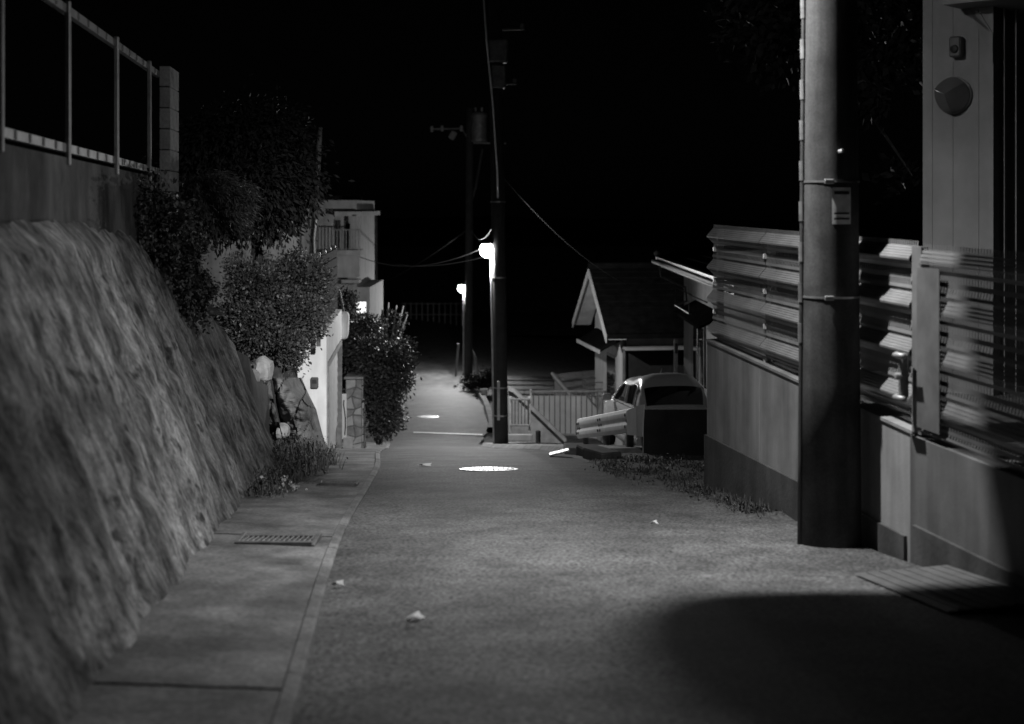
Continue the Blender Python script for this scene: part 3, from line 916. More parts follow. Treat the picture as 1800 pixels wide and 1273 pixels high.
# ------------------------------------------------------------------ stone clad gate pillar
x0, x1, dst = (607 - 900) * 27.5 / 2500, (636 - 900) * 27.5 / 2500, 27.5
ztp, zbp = -3.33, -4.95
sp = thing('stone_pillar', 'gate pillar clad in irregular stone slabs beside the leafy bush', 'pillar', ((x0 + x1) / 2, dst + .25, zbp))
MB().box(((x0 + x1) / 2, dst + .3, (ztp + zbp) / 2), (x1 - x0, .5, ztp - zbp)).build('core', M['mortar'], sp)
MB().bbox(((x0 + x1) / 2, dst + .29, ztp + .03), (x1 - x0 + .06, .58, .05), .01).build('cap', M['concrete_mid'], sp)
def stones(face, nu, nv, U, Vv):
    rs = random.Random(5)
    gp = [[((i + (rs.uniform(-.28, .28) if 0 < i < nu else 0)) / nu, (j + (rs.uniform(-.28, .28) if 0 < j < nv else 0)) / nv) for i in range(nu + 1)] for j in range(nv + 1)]
    for j in range(nv):
        for i in range(nu):
            q = [gp[j][i], gp[j][i+1], gp[j+1][i+1], gp[j+1][i]]
            cx_ = sum(p[0] for p in q) / 4; cy_ = sum(p[1] for p in q) / 4
            pr = rs.uniform(.015, .035)
            bot = [face(cx_ + (p[0]-cx_) * .93, cy_ + (p[1]-cy_) * .93, 0) for p in q]
            top = [face(cx_ + (p[0]-cx_) * .84, cy_ + (p[1]-cy_) * .84, pr) for p in q]
            MB().hull8(bot, top).build('stone', M['stone_pale'] if rs.random() < .35 else M['stone'], sp)
stones(lambda u, v, o: (x0 + (x1 - x0) * u, dst + .05 - o, zbp + (ztp - zbp) * v), 2, 9, 0, 0)
stones(lambda u, v, o: (x1 + o, dst + .05 + .5 * u, zbp + (ztp - zbp) * v), 2, 9, 0, 0)

# leafy bush over the road edge
bb = P(668, 776, 28.2)
shrub('roadside_bush', 'large leafy bush leaning over the road edge beyond the stone pillar', 'bush', bb,
      [tuple(P(665, 690, 28)) + (.34, .5, .4), tuple(P(688, 640, 28)) + (.36, .5, .36), tuple(P(655, 630, 28.2)) + (.34, .45, .4), tuple(P(700, 672, 27.8)) + (.22, .4, .22),
       tuple(P(672, 735, 28)) + (.26, .45, .3), tuple(P(625, 605, 28.6)) + (.26, .4, .4), tuple(P(645, 580, 28.8)) + (.2, .4, .25), tuple(P(716, 640, 28)) + (.15, .3, .12), tuple(P(690, 725, 28)) + (.14, .3, .18), tuple(P(708, 610, 28)) + (.1, .2, .12)],
      34000, .075, M['leaf'], .5, .15, .13, .3, 9)
st = thing('pruned_shrub', 'pruned shrub with upright bare shoots above the leafy bush', 'shrub', P(675, 600, 30))
for (a, b) in (((678, 600), (683, 532)), ((688, 605), (697, 537)), ((692, 605), (709, 538)), ((694, 612), (716, 553)), ((670, 600), (672, 545))):
    q0, q1 = P(*a, 30), P(*b, 30)
    sm = MB().tube([q0 + Vector((0, 0, -.6)), q0, q1], [.03, .028, .02], 6).build('shoot', M['wood'], st)
    pts = [q0.lerp(q1, random.random() * .8) + Vector((random.gauss(0, .05), random.gauss(0, .05), 0)) for _ in range(130)]
    leaves_object('shoot_leaves', leaf_mesh('s', pts, .07, .45, -.3), M['leaf'], st, P(675, 600, 30))['kind'] = 'stuff'
tk = P(610, 700, 30.5)
shrub('dark_shrub', 'dim rounded shrub behind the garage corner and stone pillar', 'shrub', tk,
      [tuple(P(615, 650, 30.5)) + (.3, .4, .45), tuple(P(622, 590, 30.8)) + (.25, .4, .4), tuple(P(607, 540, 31)) + (.2, .4, .3)], 12000, .07, M['leaf_dark'], .5, .1, .13, .4, 5)

# ------------------------------------------------------------------ houses on the left hillside
hl = thing('hillside_house', 'pale two storey house with a corner balcony on the left hillside', 'house', P(560, 600, 38.5))
def fbox(px0, px1, py0, py1, d, dep, name, m, parent):
    a, b = P(px0, py1, d), P(px1, py0, d)
    return MB().box(((a.x + b.x) / 2, d + dep / 2, (a.z + b.z) / 2), (b.x - a.x, dep, b.z - a.z)).build(name, m, parent)
fbox(521, 627, 352, 700, 38.5, 5, 'wall', M['house_left'], hl)
rf = fbox(512, 596, 344, 351, 38.1, 6, 'roof', M['roof'], hl)
fbox(588, 634, 372, 380, 37.9, 5.6, 'balcony_roof', M['house_grey'], hl)
bl = fbox(585, 633, 440, 449, 37.4, 1.0, 'balcony', M['house_left'], hl)
fbox(585.5, 632, 449.5, 488, 37.5, .08, 'balcony_front', M['house_left'], bl)
for k in range(9):
    q = 587 + k * 5.4
    MB().tube([P(q, 440, 37.5), P(q, 405, 37.5)], .012, 5).build('baluster', M['galv_dark'], bl)
MB().tube([P(585, 404, 37.5), P(633, 404, 37.5)], .02, 6).build('handrail', M['galv_dark'], bl)
fbox(628.5, 632.5, 380.5, 439.5, 37.5, .1, 'corner_post', M['house_left'], hl)
for (a, b, t_, u) in ((524, 541, 372, 442), (588, 600, 385, 439), (606, 617, 391, 438)):
    wn = fbox(a, b, t_, u, 38.44, .05, 'window', M['house_grey'], hl)
    fbox(a + 1.5, b - 1.5, t_ + 2, u - 2, 38.4, .03, 'pane', M['dark_glass'], wn)
fbox(600, 631, 492, 498, 38.0, .6, 'ledge', M['house_left'], hl)
# lit ground floor window
wl = fbox(625, 643, 529, 553, 38.3, .1, 'window', M['dark_trim'], hl)
wl['label'] = 'brightly lit ground floor window'
for q in (626, 632.2, 638.4):
    fbox(q, q + 4.8, 531, 551, 38.25, .03, 'lit_pane', M['window_lit'], wl)
fbox(627.5, 650, 505, 700, 38.6, 4, 'side_wall', M['house_grey'], hl)
h2 = thing('low_white_house', 'low pale house wall under the dark tree behind the hedge', 'house', P(420, 520, 33))
fbox(352, 449, 395, 540, 33, 3, 'wall', M['house_left'], h2)
fbox(463, 519, 368, 540, 34, 3, 'wing_wall', M['house_left'], h2)
fbox(449.5, 462.5, 390, 540, 34.5, 2, 'recess_wall', M['house_grey'], h2)
fbox(340, 450, 386, 394, 32.6, 4, 'eave', M['roof'], h2)
fbox(460, 521, 358, 367, 33.6, 4, 'roof', M['roof'], h2)
# globe lamps
for px, py, lab in ((652, 577, 'larger lit round garden lamp above the leafy bush'), (669, 580, 'smaller lit garden lamp nearer the bare shoots')):
    c = P(px, py, 35.5)
    t = thing('garden_lamp', lab, 'lamp', (c.x, c.y, terrain_z(c.x, c.y)), 'lit garden lamps')
    MB().tube([(c.x, c.y, terrain_z(c.x, c.y) - .1), (c.x, c.y, c.z - .06)], .025, 8).build('post', M['dark_trim'], t)
    rr = .085 if px < 660 else .065
    MB().lathe([(rr * math.sin(a), -rr * math.cos(a)) for a in np.linspace(.15, 2.99, 10)], c, 16).build('globe', M['globe'], t, smooth=True)

# ------------------------------------------------------------------ poles
def pole(name, label, base, top, r0, r1, m, cat='utility pole', group=None):
    t = thing(name, label, cat, base, group)
    b, u = Vector(base), Vector(top)
    n = 10
    MB().tube([b.lerp(u, i / n) for i in range(n + 1)], [r0 + (r1 - r0) * i / n for i in range(n + 1)], 28).build('shaft', m, t, smooth=True)
    return t
def band(t, c, r, m, h=.03):
    return MB().lathe([(r - .01, -h/2), (r + .006, -h/2), (r + .006, h/2), (r - .01, h/2)], c, 28).build('band', m, t)

def optics(ld, k_down, k_lobe, axis, power, floor=.035):
    """a luminaire's photometric distribution: a downward part and a lobe thrown along the road"""
    ld.use_nodes = True
    n = ld.node_tree.nodes; L = ld.node_tree.links
    em = n['Emission']
    tc = n.new('ShaderNodeTexCoord')
    sx = n.new('ShaderNodeSeparateXYZ'); L.new(tc.outputs['Normal'], sx.inputs[0])
    def mth(op, a, b=None, clamp=False):
        q = n.new('ShaderNodeMath'); q.operation = op; q.use_clamp = clamp
        for i, v in enumerate((a, b)):
            if v is None: continue
            if isinstance(v, (int, float)): q.inputs[i].default_value = v
            else: L.new(v, q.inputs[i])
        return q.outputs[0]
    c = mth('MULTIPLY', sx.outputs[2], -1.0, True)
    down = mth('MULTIPLY', mth('POWER', c, 3.0), k_down)
    dp = n.new('ShaderNodeVectorMath'); dp.operation = 'DOT_PRODUCT'
    L.new(tc.outputs['Normal'], dp.inputs[0]); dp.inputs[1].default_value = Vector(axis).normalized()
    lobe = mth('MULTIPLY', mth('POWER', mth('MAXIMUM', dp.outputs['Value'], 0.0), power), k_lobe)
    L.new(mth('ADD', mth('ADD', down, lobe), floor), em.inputs['Strength'])

def street_lamp(label, attach, head, power, size, lens=M['lamp_glass'], tilt=(0, 0), radius=.06, dist=None):
    """luminaire on a bent arm: pipe, shade, lens and the lamp's own light"""
    a, h = Vector(attach), Vector(head)
    t = thing('street_lamp', label, 'street lamp', attach, 'street lamps on the utility poles')
    mid = Vector((a.x + (h.x - a.x) * .35, a.y + (h.y - a.y) * .35, h.z + .14))
    MB().tube([a, Vector((a.x, a.y, a.z + (h.z - a.z) * .6)), mid, h + Vector((0, 0, .07))], .024, 8).build('arm', M['galv'], t, smooth=True)
    s = size
    rows = []
    prof = [(0, .62), (.3, .6), (.55, .48), (.70, .34), (.71, .30), (.66, .30), (.5, .4), (0, .5)]
    m = MB(); 
    for (r, z) in prof:
        rows.append([h + Vector((math.cos(k * math.pi / 12) * r * s, math.sin(k * math.pi / 12) * r * s * 1.25, z * s)) for k in range(24)])
    m.grid(rows, closed=True); m.build('shade', M['galv_dark'], t, smooth=True)
    rows = []
    for th in np.linspace(.12, math.pi - .12, 10):
        rows.append([h + Vector((math.sin(th) * math.cos(k * math.pi / 10) * s * .74, math.sin(th) * math.sin(k * math.pi / 10) * s * .9, -math.cos(th) * s * .72 - s * .30)) for k in range(20)])
    MB().grid(rows, closed=True).build('lens', lens, t, smooth=True)
    ld = bpy.data.lights.new('lamp_light', 'POINT'); ld.energy = power; ld.shadow_soft_size = radius
    lo = bpy.data.objects.new('lamp_light', ld); C.objects.link(lo)
    lo.location = h + Vector((0, 0, -s * 1.02 - .02 - radius)) - a
    lo.parent = t
    if dist: optics(ld, *dist)
    return t

# near pole on the right
NPX, NPD = 2.124, 9.5
npb = (NPX, NPD, zr(NPD) - .1)
t = pole('utility_pole', 'thick concrete utility pole standing close to the camera on the right', npb, (NPX - .0, NPD, 9.5), .206, .112, M['pole'], group='utility poles')
def npr(z): return .206 - .094 * (z - npb[2]) / (9.5 - npb[2])
for y in (320, 521):
    c = P(1459, y, NPD); c.x = NPX
    band(t, c, npr(c.z), M['band'], .012)
    MB().bbox((NPX - .05 + .0, NPD - npr(c.z) - .012, c.z), (.06, .02, .03), .004).build('buckle', M['band'], t)
c = P(1466, 362, NPD)
lw = MB(); rows = []
for zz in (c.z - .12, c.z + .12):
    rows.append([(NPX + (npr(c.z) + .003) * math.sin(a), NPD - (npr(c.z) + .003) * math.cos(a), zz) for a in np.linspace(-.15, .55, 9)])
lab = MB().grid(rows).build('number_plate', M['paper'], t, smooth=True)
for zz, h in ((c.z + .085, .02), (c.z - .05, .012), (c.z - .085, .012)):
    rows = [[(NPX + (npr(c.z) + .006) * math.sin(a), NPD - (npr(c.z) + .006) * math.cos(a), z_) for a in np.linspace(-.08, .48, 8)] for z_ in (zz - h / 2, zz + h / 2)]
    MB().grid(rows).build('print_line', M['black'], lab)
# step bolt and cable guard up the road side
MB().tube([(NPX + .02, NPD - npr(.2), P(0, 268, NPD).z), (NPX + .03, NPD - npr(.2) - .06, P(0, 268, NPD).z)], .012, 8).build('step_bolt', M['galv'], t)
MB().tube([(NPX - npr(z_) - .004, NPD - .03, z_) for z_ in np.linspace(npb[2] + .1, 8.5, 20)], .016, 8).build('cable', M['cable'], t, smooth=True)
for z_ in np.arange(-.9, 2.6, .27):
    MB().tube([(NPX - npr(z_) - .006, NPD - .03, z_), (NPX - npr(z_) - .008, NPD - .03, z_ + .13)], .019, 8).build('cable_guard', M['galv_dark'], t)
# lamp of the near pole, just above the picture
street_lamp('street lamp on the near pole lighting the rough wall and road', (NPX - npr(2.0) + .01, NPD, 2.05), (.98, 9.28, 2.42), NEAR_LAMP_W, .16, radius=.035, dist=(1.0, 6.5, (-.27, .88, -.38), 60), lens=M['near_glass'])
# added mirror on the same pole, out of view, shaped to throw the broad road shadow
tm = thing('added_shadow_mirror', 'rounded traffic mirror bracketed high on the near utility pole', 'mirror', (1.5, 9.05, 1.75))
mc = Vector((1.21, 8.94, 1.72))
def mring(f, y):
    return [mc + Vector((math.copysign(abs(math.cos(a)) ** .72, math.cos(a)) * .29 * f, y, math.copysign(abs(math.sin(a)) ** .72, math.sin(a)) * .325 * f)) for a in np.linspace(0, 2 * math.pi, 40, endpoint=False)]
MB().grid([mring(.01, .05), mring(.7, .045), mring(.97, .02), mring(1.0, .0), mring(.98, -.02), mring(.88, -.012)], closed=True).build('back_shell', M['orange'], tm, smooth=True)
MB().grid([mring(.9, -.008), mring(.7, -.022), mring(.4, -.036), mring(.01, -.042)], closed=True).build('mirror_glass', M['mirror'], tm, smooth=True)
MB().tube([(NPX - npr(1.8) + .02, NPD - .02, 1.8), (1.75, 9.1, 1.8), (mc.x + .1, mc.y + .05, 1.8)], .025, 8).build('bracket', M['galv'], tm)

# middle pole with the bright lamp
MPD = 30.0
mb0 = Vector((P(881, 0, MPD).x, MPD, zr(MPD) - .1)); mt0 = P(869, -120, MPD)
t = pole('utility_pole', 'dark utility pole with the brighter street lamp at the brow of the hill', mb0, mt0, .152, .14, M['pole_dark'], group='utility poles')
def mp(y): 
    z = P(0, y, MPD).z; k = (z - mb0.z) / (mt0.z - mb0.z); return mb0.lerp(mt0, k)
MB().tube([mp(y) + Vector((-.15, -.03, 0)) for y in (786, 700, 600, 500, 448)], .027, 8).build('conduit', M['galv'], t, smooth=True)
MB().bbox(mp(703) + Vector((-.04, -.15, 0)), (.06, .02, .82), .004).build('marker_plate', M['galv'], t)
for y in (488, 681, 730, 355):
    band(t, mp(y), .155, M['band'], .03)
MB().tube([mp(348) + Vector((.0, -.13, 0)), P(874, 300, 29.6), P(866, 180, 29.0), P(856, 80, 28.4), P(848, -30, 27.6)], .022, 8).build('guy_cable_cover', M['cable_pale'], t, smooth=True)
MB().tube([mp(340) + Vector((-.1, -.1, 0)), P(868, 260, 29.7), P(862, 190, 29.5)], .014, 6).build('guy_cable', M['cable'], t)
for (a, b) in (((893, 48), (918, 52)), ((890, 132), (905, 148))):
    q0, q1 = P(*a, MPD), P(*b, MPD)
    ar = MB().tube([mp(b[1]), q1], .02, 6).build('insulator_arm', M['galv_dark'], t)
    MB().lathe([(.02, -.06), (.05, -.05), (.03, -.02), (.05, .0), (.03, .03), (.05, .05), (.02, .08)], q1 + Vector((0, 0, .05)), 12).build('insulator', M['house_grey'], ar)
for (y, w_) in ((90, .4), (135, .3)):
    MB().bbox(mp(y) + Vector((.05, 0, 0)), (w_, .34, .5), .03).build('pole_box', M['galv_dark'], t)
street_lamp('brighter street lamp on the middle utility pole beside the bend', mp(452) + Vector((-.15, .02, 0)), P(856.5, 434, 30.02), MID_LAMP_W, .22, radius=.06)

# far pole with transformer
FPD = 50.0
fb0 = Vector((P(823, 0, FPD).x, FPD, zr(FPD) - .1)); ft0 = P(826, 190, FPD)
t = pole('utility_pole', 'distant utility pole with a transformer and the smaller lamp', fb0, ft0, .155, .12, M['pole_dark'], group='utility poles')
tr = MB().lathe([(.2, -.52), (.28, -.5), (.29, -.4), (.27, -.38), (.27, .35), (.29, .37), (.29, .42), (.24, .5), (.1, .54)], P(842, 224, FPD - .1), 20).build('transformer', M['galv_dark'], t, smooth=False)
for dx in (-.12, .1):
    MB().lathe([(.03, 0), (.05, .03), (.03, .06), (.05, .09), (.03, .14)], P(842, 200, FPD - .1) + Vector((dx, 0, .08)), 10).build('bushing', M['house_grey'], tr)
MB().tube([P(757, 227, FPD), P(812, 226, FPD), P(826, 250, FPD)], .035, 6).build('crossarm', M['galv_dark'], t)
MB().tube([P(822, 251, FPD), P(890, 252, FPD)], .04, 6).build('crossarm', M['galv_dark'], t)
MB().tube([P(848, 262, FPD), P(836, 330, FPD), P(830, 350, FPD)], .045, 8).build('cable_loop', M['cable'], t)
for px, py in ((759, 227), (777, 226), (811, 226)):
    MB().lathe([(.03, -.1), (.07, -.07), (.04, -.02), (.07, .02), (.04, .06), (.05, .1)], P(px, py, FPD - .05), 10).build('insulator', M['house_grey'], t)
MB().bbox(P(796, 238, FPD), (.22, .2, .3), .04, Matrix.Rotation(.5, 3, 'Y')).build('cutout_box', M['house_grey'], t)
MB().tube([Vector((fb0.x - .16, FPD - .02, z_)) for z_ in np.linspace(fb0.z + .2, P(0, 515, FPD).z, 8)], .03, 8).build('conduit', M['galv'], t)
street_lamp('smaller distant street lamp on the transformer pole', (fb0.x - .16, FPD - .02, P(0, 513, FPD).z), P(812, 504, FPD + .1), FAR_LAMP_W, .2, radius=.06, dist=(.5, 1.5, (.05, -.92, -.38), 4, .45))

# slender poles on the left
t = pole('slender_pole', 'slender leaning pole with a round fitting in front of the hillside house', P(543, 560, 34.5), P(562, 224, 34.5), .085, .065, M['pole_dark'], cat='pole')
MB().lathe([(.12, -.03), (.13, 0), (.12, .03), (.02, .04)], P(560, 378, 34.3), 18, Matrix.Rotation(math.radians(90), 3, 'X')).build('round_fitting', M['dark_trim'], t)
MB().tube([P(556, 384, 34.4), P(552, 420, 34.4), P(553, 445, 34.4)], .03, 6).build('cable_loop', M['galv_dark'], t)
fpb = P(661, 560, 60)
t = pole('slender_pole', 'thin distant pole right of the hillside house', (fpb.x, 60, -6.5), P(661, 374, 60), .075, .06, M['pole_dark'], cat='pole')
MB().bbox(P(657, 530, 59.9), (.15, .1, .9), .01).build('pole_box', M['galv_dark'], t)

# overhead wires
def wire(name, a, b, sag, label, r=.011):
    a, b = Vector(a), Vector(b)
    pts = [a.lerp(b, k / 14) + Vector((0, 0, -4 * sag * (k / 14) * (1 - k / 14))) for k in range(15)]
    return MB().tube(pts, r, 5).build(name, M['cable'], label=label, cat='wire', group='overhead wires')
wire('overhead_wire', mp(428) + Vector((-.12, -.08, 0)), P(633, 452, 38.2), .35, 'upper service wire sagging from the lamp pole to the hillside house')
wire('overhead_wire', mp(448) + Vector((-.14, -.06, 0)), P(661, 452, 59.9), .3, 'lower service wire running from the lamp pole to the thin pole')
wire('overhead_wire', mp(380), P(826, 395, FPD), .5, 'dim wire between the lamp pole and the transformer pole')
wire('overhead_wire', mp(300), P(1180, 530, 36), .5, 'dim wire falling from the lamp pole towards the gabled house', .006)
wire('overhead_wire', P(826, 400, FPD), P(600, 520, 70), .4, 'dim wire running left from the transformer pole')

# ------------------------------------------------------------------ far end of the road
ff = thing('railing_fence', 'distant steel railing on the embankment past the end of the road', 'railing', P(765, 570, 84))
for px in range(712, 815, 10):
    MB().tube([P(px, 582, 84), P(px, 532, 84)], .045, 6).build('post', M['galv'], ff)
for py in (534, 553):
    MB().tube([P(705, py, 84), P(818, py, 84)], .03, 6).build('rail', M['galv'], ff)
rows = []
for d_, zz in ((80, -7.2), (83.2, -7.2), (83.6, P(0, 578, 84).z), (95, P(0, 572, 84).z), (110, -3)):
    rows.append([(x, d_, zz) for x in np.linspace(-14, 12, 14)])
tag(MB().grid(rows).build('embankment', M['bank']), kind='structure')
# things at the foot of the far pole
def lean(name, pts, th, m, label, cat):
    mb = MB(); q = [Vector(p) for p in pts]
    mb.hull8(q, [p + Vector((0, th, 0)) for p in q]); return mb.build(name, m, label=label, cat=cat)
lean('leaning_board', [P(799, 662, 47.8), P(803, 662, 47.8), P(808, 604, 48.4), P(804, 604, 48.4)], .05, M['house_grey'], 'narrow plank leaning left of the distant pole', 'board')
lean('leaning_sheet', [P(838, 668, 46.5), P(844, 672, 46.5), P(838, 630, 47.2), P(831, 615, 47.2)], .05, M['house_wall'], 'pale triangular panel leaning right of the distant pole', 'board')
bk = P(851, 684, 44.0)
t = thing('bucket', 'pale bucket standing on the road edge below the distant pole', 'bucket', (bk.x, 44, zr(44)))
z0 = terrain_z(bk.x, 44)
MB().lathe([(.0, 0), (.085, 0), (.11, .30), (.12, .31), (.115, .33), (.095, .32), (.08, .06)], (bk.x, 44, z0), 18).build('body', M['white_wall'], t, smooth=True)
shrub('roadside_plants', 'low dark plants between the distant pole and the pale bucket', 'plants', (P(845, 690, 45.2).x, 45.2, zr(45.2) - .05),
      [tuple(P(846, 672, 45.2)) + (.3, .4, .2), tuple(P(825, 672, 46)) + (.3, .4, .16), tuple(P(862, 665, 45.4)) + (.25, .4, .25)], 5000, .07, M['leaf_dark'], .5, 0, .12, .4, 4)
kb = MB(); rows = []
for i in range(20):
    d_ = 36 + 12 * i / 19
    rows.append([(xr(d_) + .02, d_, zr(d_) - .04), (xr(d_) + .03, d_, zr(d_) + .12), (xr(d_) + .18, d_, zr(d_) + .12), (xr(d_) + .2, d_, zr(d_) - .3)])
tag(kb.grid(rows).build('far_kerb', M['gutter_edge']), kind='structure')
#PART3
# ------------------------------------------------------------------ right: stairs, railings, low roofs
gw = MB(); a, b = P(890, 0, 37.0), P(1062, 0, 37.0)
gw.box(((a.x + b.x) / 2, 37.1, -6.4), (b.x - a.x, .2, (P(0, 697, 37).z + 6.4) * 2))
gw.build('garden_wall', M['house_wall'], label='pale low wall behind the picket railing', cat='wall')
sw = thing('stair_parapet', 'dark sloping stair parapet descending behind the middle utility pole', 'parapet', P(940, 775, 32.6))
q = [P(893, 684, 32.6), P(903, 688, 32.6), P(994, 776, 32.6), P(960, 800, 32.6), P(893, 800, 32.6)]
MB().hull8(q, [p + Vector((0, .18, 0)) for p in q]).build('wall', M['concrete_mid'], sw)
q = [P(893, 680, 32.5), P(904, 684, 32.5), P(996, 773, 32.5), P(993, 778, 32.5), P(902, 690, 32.5), P(893, 687, 32.5)]
MB().hull8(q, [p + Vector((0, .3, 0)) for p in q]).build('coping', M['concrete'], sw)
def railing(px0, px1, yt, yb, d, nb, label, w=.03):
    t = thing('picket_railing', label, 'railing', P((px0 + px1) / 2, yb, d), 'picket railings by the stairs')
    H = P(0, yt, d).z - P(0, yb, d).z
    me = MB().bbox((0, 0, 0), (w * .9, w * .9, H - .06), .003).mesh('picket', M['dark_trim'])
    for k in range(nb):
        px = px0 + (px1 - px0) * (k + .5) / nb
        c = P(px, (yt + yb) / 2, d); piece('picket', me, t, c)
    for y in (yt, yb):
        a, b = P(px0, y, d), P(px1, y, d)
        MB().bbox(((a.x + b.x) / 2, d, a.z), (b.x - a.x, .045, .045), .005).build('rail', M['galv_dark'], t)
    pmesh = MB().bbox((0, 0, 0), (.055, .055, H + .5), .005).mesh('post', M['galv'])
    for px in (px0, px1):
        c = P(px, (yt + yb) / 2, d) + Vector((0, .052, -.2)); piece('post', pmesh, t, c)
railing(933, 1064, 688, 764, 34.4, 14, 'longer white picket railing beside the parked car')
railing(897, 931, 702, 748, 31.8, 6, 'short picket railing tucked behind the middle utility pole')
MB().bbox(P(914, 769, 31.6), (.55, .12, .14), .01).build('kerb_block', M['concrete'], label='low pale kerb block behind the middle pole', cat='kerb')
c = P(946, 762, 30.6); gz = zr(30.6) - .1
bo = MB().lathe([(.055, 0), (.055, .42), (.05, .44), (.02, .45)], (c.x, c.y, gz), 14)
bo.build('bollard', M['dark_trim'], label='short dark bollard in front of the picket railing', cat='bollard')
def shed(name, label, corners, drop, m_roof, inset=.08, tiles=(6, 4)):
    c = [Vector(p) for p in corners]          # far left, far right, near right, near left
    cen = sum(c, Vector()) / 4
    t = thing(name, label, 'shed', (cen.x, cen.y, cen.z - drop))
    ins = [p.lerp(Vector((cen.x, cen.y, p.z)), inset) + Vector((0, 0, -.14)) for p in c]
    MB().hull8([Vector((p.x, p.y, cen.z - drop)) for p in ins], ins).build('wall', M['house_grey'], t)
    rf = MB().hull8([p + Vector((0, 0, -.10)) for p in c], [p + Vector((0, 0, -.03)) for p in c]).build('roof', M['roof_pale'], t)
    nu, nv = tiles
    for j in range(nv):
        for i in range(nu):
            f = lambda u, v: (c[0].lerp(c[1], u)).lerp(c[3].lerp(c[2], u), v)
            u0, u1, v0, v1 = i / nu + .004, (i + 1) / nu - .004, j / nv, (j + 1) / nv + .03
            up0, up1 = Vector((0, 0, -.028 + random.uniform(0, .01))), Vector((0, 0, .012 + random.uniform(0, .012)))
            q = [f(u0, v0) + up0, f(u1, v0) + up0, f(u1, min(v1, 1.01)) + up1, f(u0, min(v1, 1.01)) + up1]
            MB().hull8(q, [p + Vector((0, 0, .018)) for p in q]).build('roof_sheet', M['roof_pale'], rf)
    MB().tube([c[0] + Vector((0, 0, .02)), c[3] + Vector((0, 0, .03))], .05, 6).build('verge_tile', M['house_wall'], rf)
    MB().tube([c[3] + Vector((0, -.04, -.06)), c[2] + Vector((0, -.04, -.06))], .05, 6).build('rain_gutter', M['dark_trim'], rf)
    return t
shed('shed', 'low shed with a steep pale sheet roof beside the gabled house', [P(971, 658, 41.5), P(1048, 650, 41.5), P(1054, 698, 38.2), P(1013, 708, 38.2)], 3.2, M['roof_pale'])
shed('shed', 'low shed roof just right of the middle utility pole', [P(885, 661, 47), P(988, 662, 47), P(995, 694, 43), P(885, 694, 43)], 3.2, M['roof_pale'])

# ------------------------------------------------------------------ gabled house
DIR = Vector((-.14, 1, 0)); PERP = Vector((1, .14, 0)).normalized()
A0 = Vector((2.62, 34, 0))
def H(u, v, z): 
    p = A0 + DIR * u + PERP * v; return Vector((p.x, p.y, z))
ze, zrg, zbse = -2.86, -1.66, -9.0
gh = thing('gabled_house', 'house with a dark tiled gable roof and pale lit gable end', 'house', H(1.6, 1.5, zbse))
m = MB()
prof = [(0, zbse), (0, ze + .02), (1.6, zrg - .02), (3.2, ze + .02), (3.2, zbse)]
m.hull8([H(u, 0, z) for u, z in prof], [H(u, 4.5, z) for u, z in prof])
m.build('wall', M['house_wall'], gh)
for nm, u0, z0_, u1, z1_ in (('roof', -.55, ze - .28, 1.6, zrg), ('roof', 3.75, ze - .28, 1.6, zrg)):
    q0 = [H(u0, -.46, z0_), H(u1, -.46, z1_), H(u1, 4.6, z1_), H(u0, 4.6, z0_)]
    q0 = [p + Vector((0, 0, .05)) for p in q0]
    rf = MB().hull8(q0, [p + Vector((0, 0, .10)) for p in q0]).build(nm, M['roof'], gh)
    # tile courses
    n = 11
    for k in range(n):
        ta, tb = k / n, (k + 1) / n + .02
        fa = lambda t, v, dz: H(u0 + (u1 - u0) * t, v, z0_ + (z1_ - z0_) * t + .15 + dz)
        q = [fa(ta, -.47, .03), fa(tb, -.47, .002), fa(tb, 4.61, .002), fa(ta, 4.61, .03)]
        MB().hull8(q, [p + Vector((0, 0, .02)) for p in q]).build('tile_course', M['roof'], rf)
    # barge board and soffit
    q = [H(u0, -.475, z0_ - .04), H(u1, -.475, z1_ - .04), H(u1, -.475, z1_ + .14), H(u0, -.475, z0_ + .14)]
    MB().hull8(q, [p + PERP * -.03 for p in q]).build('barge_board', M['house_wall'], rf)
    q = [H(u0 + .0, -.44, z0_ + .03), H(u1, -.44, z1_ + .03), H(u1, -.005, z1_ + .03), H(u0, -.005, z0_ + .03)]
    MB().hull8(q, [p + Vector((0, 0, .015)) for p in q]).build('soffit', M['house_wall'], rf)
MB().tube([H(1.6, -.5, zrg + .2), H(1.6, 4.6, zrg + .2)], .09, 8).build('ridge_tile', M['roof'], gh)
# lean-to canopy on the gable side and its window
q = [H(.15, 0, -3.16), H(3.0, 0, -3.12), H(3.0, -.5, -3.42), H(.15, -.5, -3.42)]
cn = MB().hull8([p + Vector((0, 0, -.05)) for p in q], q).build('canopy', M['roof'], gh)
MB().hull8([H(.13, -.5, -3.5), H(3.02, -.5, -3.5), H(3.02, -.53, -3.5), H(.13, -.53, -3.5)], [H(.13, -.5, -3.41), H(3.02, -.5, -3.41), H(3.02, -.53, -3.41), H(.13, -.53, -3.41)]).build('fascia', M['house_wall'], cn)
wn = MB().hull8([H(.5, -.03, -4.9), H(1.6, -.03, -4.9), H(1.6, .02, -4.9), H(.5, .02, -4.9)], [H(.5, -.03, -3.62), H(1.6, -.03, -3.62), H(1.6, .02, -3.62), H(.5, .02, -3.62)]).build('window', M['house_grey'], gh)
MB().hull8([H(.56, -.04, -4.84), H(1.54, -.04, -4.84), H(1.54, -.032, -4.84), H(.56, -.032, -4.84)], [H(.56, -.04, -3.68), H(1.54, -.04, -3.68), H(1.54, -.032, -3.68), H(.56, -.032, -3.68)]).build('pane', M['dark_glass'], wn)
